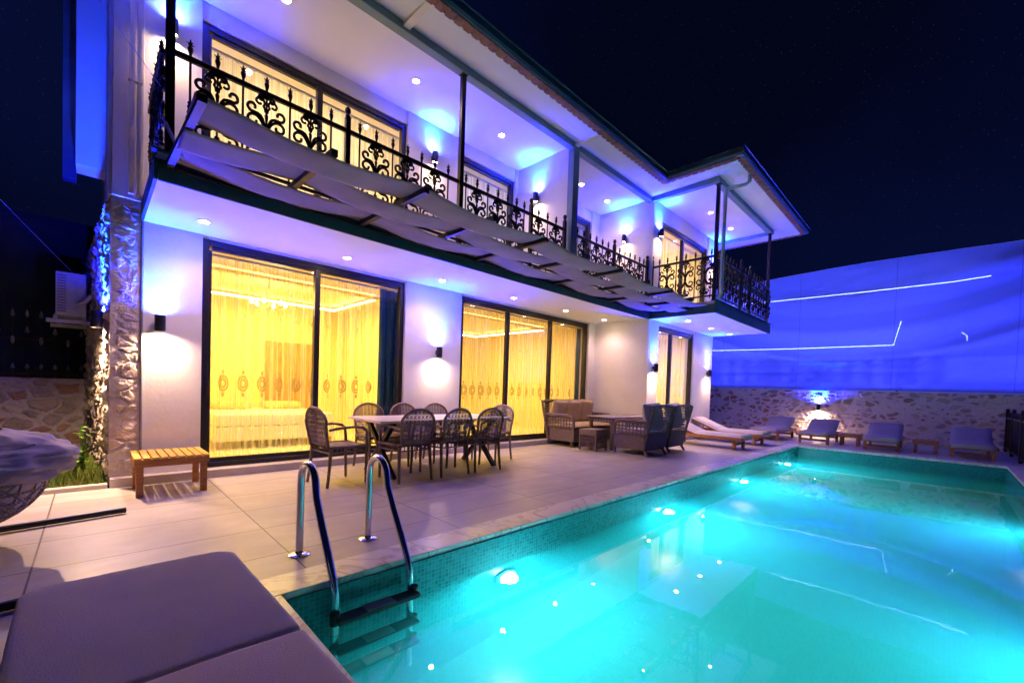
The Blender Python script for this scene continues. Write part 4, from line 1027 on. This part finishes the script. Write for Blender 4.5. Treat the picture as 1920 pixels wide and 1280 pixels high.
# ================================================================== SUNLOUNGERS
def sunlounger(label, wood, fab, L=1.85, w=.68, bl=.72, ang=28, group='wooden sunloungers'):
    """foot end at y=0 facing -Y, head at +Y"""
    O = thing('sunlounger', (0,0,0), 0, label, 'sunlounger', group); h = .27
    mb = MB()
    for sx in (-1, 1): mb.box(sx*w/2-.02, sx*w/2+.02, 0, L, h-.07, h)
    mb.box(-w/2+.021, w/2-.021, 0.0, .03, h-.07, h); mb.box(-w/2+.021, w/2-.021, L-.03, L, h-.07, h)
    mb.build('frame', wood, O, bevel=.004, seg=1, local=True)
    for sx in (-1, 1):
        for y in (.16, L-.22):
            mb = MB(); mb.box(sx*(w/2-.045)-.03, sx*(w/2-.045)+.03, y-.03, y+.03, 0, h-.005); mb.build('leg', wood, O, bevel=.003, seg=1, local=True)
    mb = MB(); mb.box(-w/2+.05, w/2-.05, .155, .175, .08, .13); mb.box(-w/2+.05, w/2-.05, L-.23, L-.21, .08, .13); mb.build('stretcher', wood, O, local=True)
    hy = L-bl; A = math.radians(ang)
    mb = MB()
    for k in range(8): y = .06+k*(hy-.08)/8; mb.box(-w/2+.022, w/2-.022, y, y+.06, h-.022, h-.004)
    mb.build('slats', wood, O, local=True)
    Mb = Matrix.Translation((0, hy, h-.004)) @ Matrix.Rotation(A, 4, 'X')
    mb = MB()
    for sx in (-1, 1): mb.box(sx*(w/2-.05)-.015, sx*(w/2-.05)+.015, 0, bl, -.025, 0, Mb)
    for k in range(5): mb.box(-w/2+.07, w/2-.07, .04+k*.13, .11+k*.13, -.018, -.002, Mb)
    pt = Mb @ Vector((0, bl*.55, -.02)); mb.bar((-.2, pt.y, pt.z), (-.2, pt.y+.10, h-.05), .02, .02); mb.bar((.2, pt.y, pt.z), (.2, pt.y+.10, h-.05), .02, .02)
    mb.build('backrest', wood, O, local=True)
    # mattress following seat and back
    prof = [(-.03,h-.045),(-.025,h+.03),(.02,h+.045)] 
    def mt(u, v, top=True):
        s = v*(L+.02); x = (u-.5)*(w-.02)
        if s < hy: y, z, n_ = s-.01, h, Vector((0,0,1))
        else:
            q = s-hy; y, z = hy-.01+q*math.cos(A), h+q*math.sin(A); n_ = Vector((0,-math.sin(A),math.cos(A)))
        e = (1-(2*u-1)**8)**.5*min(1, (min(v, 1-v)*26+.02))**.5
        t_ = .055*e if top else -.003
        return Vector((x, y, z+.001)) + n_*t_ + Vector((0,0,.006*noise.noise(Vector((u*4, v*9, L)))))*e
    mb = MB(); mb.grid(lambda u, v: mt(u, v), 12, 40); mb.grid(lambda u, v: mt(u, v, False), 12, 40); mb.build('mattress', fab, O, smooth=True, local=True)
    # flap over the foot end with hanging ties
    mb = MB(); mb.grid(lambda u, v: ((u-.5)*(w-.03), -.012-.008*math.sin(v*3), h+.045-v*.10), 8, 4)
    for sx in (-.27, .27): mb.tube([(sx,-.015,h-.05),(sx+.02,-.02,h-.12),(sx+.01,-.015,h-.19)], .003, 4)
    mb.build('mattress_flap', fab, O, smooth=True, solid=.004, local=True)
    return O
l1 = sunlounger('orange wooden sunlounger with pale mattress nearest the wicker armchairs', M_WOOD, M_LFAB, L=1.72, ang=22)
l1.location = (10.15, 2.98, 0)
l2 = place(l1, (11.55, 2.98, 0), -.02, 'orange wooden sunlounger with pale mattress beside the end of the house wall')
l3 = sunlounger('taupe sunlounger at the left end of the row along the far rubble wall', M_WOOD, M_PFAB, L=1.8, ang=24)
l3.location = (13.05, 3.42, 0); l3.rotation_euler.z = -PI/2-.02
for y, x, l in ((2.33,13.1,'taupe sunlounger in front of the glowing lamp on the rubble wall'),(1.0,13.02,'taupe sunlounger between the two small wooden side tables'),(-.45,13.06,'taupe sunlounger at the right end of the row, nearest the iron fence')):
    place(l3, (x, y, 0), -PI/2+random.uniform(-.03,.03), l)
st = slat_table('side_table', .45, .45, .30, 'small wooden side table left of the middle sunlounger by the rubble wall', 'side table', .05, 6, 'small wooden side tables', mt=M_WOOD)
st.location = (13.85, 1.66, 0)
place(st, (13.7, .27, 0), 0, 'small wooden side table between the two rightmost sunloungers')

# ================================================================== FOREGROUND SUNLOUNGER
O = thing('daybed', (.13, 1.2, 0), 0, 'large grey-purple cushioned sunbed in the foreground, split by one seam', 'sunbed')
def slab(mb, x0, x1, y0, y1, z0, z1, skewx=0, seed=0, rlo=.06, rhi=.06):
    """rounded-rectangle mattress; rlo / rhi: corner radius at its y0 / y1 end"""
    cx, cy = (x0+x1)/2, (y0+y1)/2
    base = []
    for (px, py, r, a0) in ((x1, y0, rlo, -PI/2), (x1, y1, rhi, 0), (x0, y1, rhi, PI/2), (x0, y0, rlo, PI)):
        ccx = px-r if px == x1 else px+r; ccy = py-r if py == y1 else py+r
        for k in range(9):
            an = a0+PI/2*k/8; base.append((ccx+r*math.cos(an), ccy+r*math.sin(an)))
    # subdivide the long runs
    pts = []
    for i in range(len(base)):
        p, q = base[i], base[(i+1) % len(base)]; L = math.dist(p, q); n_ = max(1, int(L/.03))
        for k in range(n_): pts.append((p[0]+(q[0]-p[0])*k/n_, p[1]+(q[1]-p[1])*k/n_))
    n_ = len(pts)
    rings = [(.97, z0), (.992, z0+.008), (1.0, z0+.02), (1.002, z0+.045), (1.0, z1-.020), (.996, z1-.009), (.988, z1-.002), (.975, z1+.001), (.93, z1+.003), (.8, z1+.004), (.6, z1+.004), (.4, z1+.004), (.2, z1+.004)]
    vs = []; fs = []
    for kf, z in rings:
        for x, y in pts:
            X, Y = cx+(x-cx)*kf, cy+(y-cy)*(kf if kf < .9 else 1-(1-kf)*(x1-x0)/(y1-y0))
            w = .0015*noise.noise(Vector((X*30, Y*9, seed)))*min(1, max(0, (1.01-kf)*30)) + .006*noise.noise(Vector((X*2.4, Y*2.2, seed+5)))
            # puckers along the long sides
            if kf > .9: w += .0022*math.sin(Y*170+3*noise.noise(Vector((Y*8, seed, 1))))*max(0, noise.noise(Vector((Y*3.3, X*2, seed+9)))+.15)
            vs.append((X+skewx*(Y-cy), Y, z+w))
    m_ = len(rings)
    for i in range(m_-1):
        for k in range(n_): fs.append((i*n_+k, i*n_+(k+1) % n_, (i+1)*n_+(k+1) % n_, (i+1)*n_+k))
    vs.append((cx, cy, z1+.004)); c_ = len(vs)-1
    for k in range(n_): fs.append(((m_-1)*n_+k, (m_-1)*n_+(k+1) % n_, c_))
    mb.add(vs, fs)
BT = .40
mb = MB(); slab(mb, -.17, .455, 1.358, 2.20, BT-.09, BT, -.02, 1, .010, .075); mb.build('mattress_section', M_FAB, O, smooth=True)
mb = MB(); slab(mb, -.155, .478, .30, 1.350, BT-.09, BT-.002, -.02, 4, .06, .010); mb.build('mattress_section', M_FAB2, O, smooth=True)
mb = MB(); mb.box(-.12, .42, .40, 2.15, BT-.16, BT-.105); mb.build('frame', M_STEELD, O)
mb = MB()
for x in (-.08, .38):
    for y in (.5, 2.08):
        mb = MB(); mb.box(x-.02, x+.02, y-.02, y+.02, 0, BT-.161); mb.build('leg', M_STEELD, O)

# ================================================================== HANGING CHAIR, FLOOR BARS
O = thing('egg_chair', (-.72, 4.35, 0), 0, 'wicker egg chair with a thick lilac cushion at the left edge', 'egg chair')
def bowl(u, v):
    a = u*2*PI; ph = v*PI*.5; r = .50*math.sin(ph)**.8+.02; zz = .52-.42*math.cos(ph)**.9
    return (-.80+r*math.cos(a)*1.15, 4.40+r*math.sin(a), zz)
mb = MB()
for k in range(30):
    mb.tube([bowl(k/30, v/10) for v in range(11)], .008, 5)
for v in range(2, 11):
    mb.tube([tuple(Vector(bowl(k/30, v/10))+Vector((0,0,.01*math.sin(k*PI)))) for k in range(30)], .009 if v < 10 else .022, 5, closed=True)
for q in range(64):
    u0 = random.random(); pts = []
    for k in range(9): pts.append(bowl((u0+k*.03*(1 if q % 2 else -1)) % 1, .2+k*.095 if k < 9 else 1))
    mb.tube(pts, .007, 4)
mb.build('wicker_basket', wicker('grey_wicker', (.26,.22,.24), 50, 50), O, smooth=True)
mb = MB(); mb.grid(lambda u, v: tuple(Vector(bowl(u, v*.98))*1 + Vector((0,0,.015))), 40, 14); mb.build('basket_lining', M_CUSH2, O, smooth=True, solid=.01)
mb = MB()
def blob(u, v):
    a = u*2*PI; ph = v*PI; p = Vector((math.sin(ph)*math.cos(a), math.sin(ph)*math.sin(a), math.cos(ph)))
    n_ = noise.fractal(p*1.4+Vector((3,1,2)), 1, 2, 4)*.16 + .075*abs(noise.noise(Vector((p.x*2.2,p.y*5,p.z*7)))) + .03*abs(noise.noise(Vector((p.x*4+p.z*3,p.y*11,p.z*15)))) + .05*math.sin(p.x*9+p.z*7)*noise.noise(p*3)
    p = p*(1+n_); q = Vector((-.76+p.x*.62, 4.38+p.y*.50, .57+p.z*.24)); 
    if q.z < .42: q.z = .42+(q.z-.42)*.4
    return q
mb.grid(blob, 110, 70); mb.build('cushion', M_CUSH2, O, smooth=True)
mb = MB(); mb.tube([(-1.1,4.56,.03),(-.46,4.665,.03),(.205,4.775,.03)], .024, 12); mb.build('base_bar', M_BLKPL, O, smooth=True)
mb = MB(); mb.tube([(-1.1,2.98,.03),(-.22,3.12,.03)], .024, 12); mb.build('base_bar', M_BLKPL, O, smooth=True)
mb = MB(); mb.tube([(-1.1,2.98,.03),(-1.35,3.7,.03),(-1.1,4.56,.03)], .024, 12)
mb.tube([(-1.35,3.77,.03),(-1.5,3.85,1.0),(-1.3,4.0,1.9),(-.9,4.25,2.1),(-.7,4.38,2.0)], .026, 12); mb.tube([(-.7,4.38,2.0),(-.69,4.39,1.05)], .006, 6)
for k in range(5): a = k*2*PI/5; mb.tube([(-.69,4.39,1.05), bowl(k/5, 1)], .004, 5)
mb.build('stand', M_BLKPL, O, smooth=True)

# ================================================================== AIR CONDITIONER, CABLES, GARDEN PLANT
O = thing('air_conditioner', (-.19, 8.4, 1.86), 0, 'white outdoor air conditioner unit on a bracket beside the stone side wall', 'air conditioner')
mb = MB(); mb.box(-.34, -.06, 8.0, 8.78, 1.90, 2.46); mb.build('casing', M_WHITEP, O, bevel=.012, smooth=True)
mb = MB(); mb.box(-.235, -.155, 7.975, 7.999, 1.97, 2.13); mb.box(-.235,-.155,7.98,7.999,2.22,2.36); mb.box(-.145,-.08,7.985,7.999,2.12,2.28); mb.build('valve_cover', M_WHITEP, O, bevel=.006)
mb = MB()
for k in range(14): mb.box(-.325, -.245, 7.993, 7.9995, 1.95+k*.035, 1.965+k*.035)
mb.build('vent_slats', M_GRYPL, O)
mb = MB(); mb.tube([(-.13,7.97,2.06),(-.08,7.9,2.08),(-.02,7.86,2.17),(.03,7.9,2.2)], .028, 10); mb.tube([(-.02,7.9,1.87),(-.0,7.88,1.98),(.04,7.9,2.03)], .018, 8); mb.build('pipe', M_WHITEP, O, smooth=True)
mb = MB(); mb.box(-.42, .04, 7.96, 8.0, 1.80, 1.85); mb.box(-.42, .04, 8.74, 8.78, 1.80, 1.85); mb.box(-.36, -.32, 8.001, 8.739, 1.851, 1.899); mb.box(-.10,-.06,8.001,8.739,1.851,1.899)
mb.box(.0,.04,7.955,8.0,1.8505,2.2)
mb.build('bracket', M_WHITEP, O)
def cable(pts, r, label):
    mb = MB(); P0, P1 = Vector(pts[0]), Vector(pts[-1]); sag = pts[1]
    ps = [P0.lerp(P1, t/16)-Vector((0,0,sag*math.sin(PI*t/16))) for t in range(17)]
    mb.tube(ps, r*.7, 5); tag(mb.build('cable', M_GRYPL), label, 'cable')
cable([(-.30,3.2,3.55), .02, (.42,4.82,3.62)], .003, 'thin pale cable running from the upper left down to the balcony railing')
cable([(-1.2,7.0,3.6), .02, (-.20,8.0,2.48)], .003, 'thin cable running down to the air conditioner')
O = thing('garden_plant', (.0, 6.72, .03), 0, 'leafy bright green weed growing at the foot of the stone side wall', 'plant')
mbl = MB(); mbs = MB()
for k in range(17):
    a = random.random()*2*PI; r = random.uniform(.03,.17); hgt = random.uniform(.12,.62) if k < 6 else random.uniform(.08,.3)
    if k < 6: r *= .35
    tip = Vector((-.08+r*math.cos(a)*.9, 6.70+r*math.sin(a), .03+hgt)); base = Vector((-.08+r*.2*math.cos(a), 6.70, .03))
    mbs.tube([base, base.lerp(tip,.6)+Vector((0,0,.02)), tip], [.005,.004,.002], 5)
    for q in range(9):
        t_ = .35+.65*q/8; p = base.lerp(tip, t_); b = random.random()*2*PI; L = random.uniform(.05,.085); dr = Vector((math.cos(b), math.sin(b), random.uniform(-.1,.5))).normalized(); sd = dr.cross(Vector((0,0,1))).normalized()
        mbl.add([p, p+dr*L*.5+sd*L*.38, p+dr*L+Vector((0,0,-.008)), p+dr*L*.5-sd*L*.38], [(0,1,2,3)])
mbs.build('stem', M_LEAF, O); mbl.build('foliage', M_LEAF, O)

# ================================================================== REAR WALL + FENCE (left background)
O = thing('rubble_wall', (-3.5, 9.1, 0), 0, 'low dim rubble stone wall behind the grass at the left', 'wall')
masonry('stone_face', lambda u, v: (-5+u*5.0, 9.0, -.02+v*1.10), 5, 1.1, 320, 70, (0,-1,0), (.26,.16), .03, [(.44,.37,.37),(.52,.46,.48),(.48,.28,.23),(.42,.36,.36),(.50,.42,.42)], (.62,.56,.62), O, .05, 7)
mb = MB(); mb.box(-5, 0, 9.02, 9.35, -.05, 1.075); mb.build('wall_core', M_PILLAR, O)
O = thing('fence', (-2, 9.15, 1.07), 0, 'dark iron fence with pale spear and cone ornaments above the left rubble wall', 'fence')
mb = MB(); mb.box(-6, 0, 9.13, 9.16, 1.12, 1.15); mb.box(-6, 0, 9.13, 9.16, 1.62, 1.65); mb.build('rail', M_IRON, O)
mb = MB(); mb.quad((-6,9.18,1.07),(0,9.18,1.07),(0,9.18,3.4),(-6,9.18,3.4)); mb.build('backing_mesh', mat('dark_green_netting', (.012,.03,.03), .9, bump=.3, bscale=60, var=.5, vscale=2), O)
for k in range(20):
    x = -.12-k*.135
    mb = MB(); mb.tube([(x,9.145,1.08),(x,9.145,1.93)], .009, 5); mb.build('baluster', M_IRON, O)
    for prof_, zz in ((([(.004,.0),(.026,.02),(.02,.05),(.006,.10)], 1.70) if k % 2 == 0 else ([(.01,.0),(.02,.03),(.02,.08),(.01,.11)], 1.55)),
                      ([(.004,.0),(.024,.02),(.018,.05),(.005,.08)], 1.20), ([(.012,0),(.022,.03),(.018,.06),(.003,.11)], 1.93)):
        mb = MB(); mb.lathe(prof_, (x, 9.13, zz), 8); mb.build('ornament', M_CUSH2, O)

# ================================================================== FAR WALL, SHEET, FENCES (right)
FX = 16.3
O = thing('rubble_wall', (FX+.1, 2, 0), 0, 'pale rubble stone wall with brown and red stones behind the far sunloungers', 'wall')
masonry('stone_face', lambda u, v: (FX, 7.5-u*11.5, v*1.42), 11.5, 1.42, 760, 100, (-1,0,0), (.225,.145), .022, [(.52,.44,.38),(.60,.53,.47),(.46,.36,.30),(.50,.22,.15),(.54,.45,.39),(.62,.56,.52),(.42,.31,.25),(.54,.36,.25)], (.84,.79,.82), O, .13, 11)
mb = MB(); mb.box(FX+.02, FX+.35, -4, 7.5, -.05, 1.41); mb.build('wall_core', M_PILLAR, O)
O = thing('fence', (FX+.2, 3, 1.445), 0, 'scrollwork iron fence standing on the far wall, dim behind the hanging sheet', 'fence')
mb = MB(); mb.box(FX+.25, FX+.28, -6, 8, 1.55, 1.58); mb.box(FX+.25, FX+.28, -6, 8, 2.20, 2.24); mb.build('rail', M_IRON, O)
for k in range(18):
    o = bpy.data.objects.new('scroll_panel', RP['scroll']); COL.objects.link(o); o.parent = O; o.location = Vector((FX+.265, 7.5-k*.42, 1.89))-O.location; o.rotation_euler.z = PI/2; o.scale = (1.1,1,.86)
    if k % 4 == 3:
        mb = MB(); y = 7.5-k*.42-.21; mb.box(FX+.24, FX+.29, y-.025, y+.025, 1.446, 2.36); mb.build('post', M_IRON, O)
# hanging sheet
O = thing('privacy_sheet', (FX+.02, 2, 1.45), 0, 'large blue-lit, blue-tinted cloth sheet hung above the far rubble wall', 'sheet')
def sheet(u, v):
    y = 8.5-u*16; zt_ = 5.18 + .22*max(0, (1.0-y)/6)**1.5 + .10*math.cos((y-1)*.55)-.06
    if y < -1: zt_ += .03*(-1-y)
    z = 1.46+(zt_-1.46)*v
    b = .10*math.sin((y-1)*.5+v*2.2)*math.sin(v*PI) + .05*noise.fractal(Vector((y*.35+v*1.1, z*.9, 2)), 1, 2, 4) + sum(a_*math.exp(-((z-z_-.055*(y-2.2)**2)/w_)**2) for z_, a_, w_ in ((2.35,.09,.13),(2.75,-.07,.2),(3.2,.06,.16),(3.7,-.05,.15),(4.2,.05,.2))) + .012*noise.noise(Vector((y*2.2+z*1.5, z*3, 7)))
    return (FX-.02+b-.0, y, z)
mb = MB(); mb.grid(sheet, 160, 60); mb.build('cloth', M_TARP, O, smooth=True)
mb = MB(); mb.tube([sheet(u/40, 1) for u in range(41)], .008, 6); mb.build('rope', M_WHITEP, O)
# rope lights on the neighbouring house, seen through the sheet
O = thing('neighbour_house', (20, 3, 0), 0, 'dim neighbouring house behind the hanging sheet', 'house')
mb = MB(); mb.box(22.6, 30, -2.5, 14, 0, 4.2); mb.build('wall', M_PLAS, O)
def rope(pts, label, r=.011):
    mb = MB(); mb.tube(pts, r, 6); tag(mb.build('rope_light', M_LED), label, 'rope light', 'glowing rope lights behind the sheet')
def through(y, z, X=17.2):      # a point farther away on the sight line, where the neighbour's lights really hang
    k = (X-0)/FX; return (X, y*k, 1.15+(z-1.15)*k)
rope([through(6.5,4.40),through(4.18,4.37),through(2,4.36),through(0,4.38),through(-.68,4.43)], 'upper glowing rope light running nearly straight behind the sheet')
rope([through(7.2,2.82),through(6.01,2.80),through(3.5,2.76),through(1.1,2.76),through(.97,3.42)], 'lower glowing rope light with an upward bend at its right end')
rope([through(-.22,3.03),through(-.33,2.93),through(-.33,2.80)], 'short bent glowing rope light at the right of the sheet', .007)
for k, (y, z) in enumerate(((6,3.6),(2.5,3.6),(-1,3.6),(-4.5,3.8))):
    pass
O = thing('added_flood_light', (18.5, 3, .0), 0, 'added unseen blue flood lights washing the hanging sheet from behind', 'flood light')  # added lamps, out of sight, to wash the sheet blue
mb = MB()
for y in (5.5, 1.5, -2.5): mb.box(18.4,18.6,y-.15,y+.15,.25,.45); mb.tube([(18.5,y,-.05),(18.5,y,.25)], .02)
mb.build('casing', M_STEELD, O)
for y in (5.5, 1.5, -2.5): lamp('beam', 'AREA', (18.35,y,.6), (-1,0,1.1), (.05,.075,1), 260, O, size=1.3)

# iron gate / fence on the right, end-on
O = thing('fence', (14, -1.1, 0), 0, 'dark iron fence panel running along the right side of the pool', 'fence')
mb = MB(); mb.box(11.55, 16.25, -1.115, -1.085, .08, .12); mb.box(11.55, 16.25, -1.115, -1.085, .82, .86); mb.build('rail', M_IRON, O)
for x in (11.57, 13.2, 14.8, 16.2):
    mb = MB(); mb.box(x-.03, x+.03, -1.13, -1.07, 0, 1.0); mb.lathe([(.03,0),(.045,.02),(.03,.05),(.01,.07)], (x,-1.1,1.0), 8); mb.build('post', M_IRON, O)
for k in range(24):
    x = 11.75+k*.185
    mb = MB(); mb.tube([(x,-1.1,.1),(x,-1.1,.92)], .011, 5); mb.lathe([(.01,0),(.02,.02),(.003,.07)], (x,-1.1,.92), 6); mb.build('baluster', M_IRON, O)
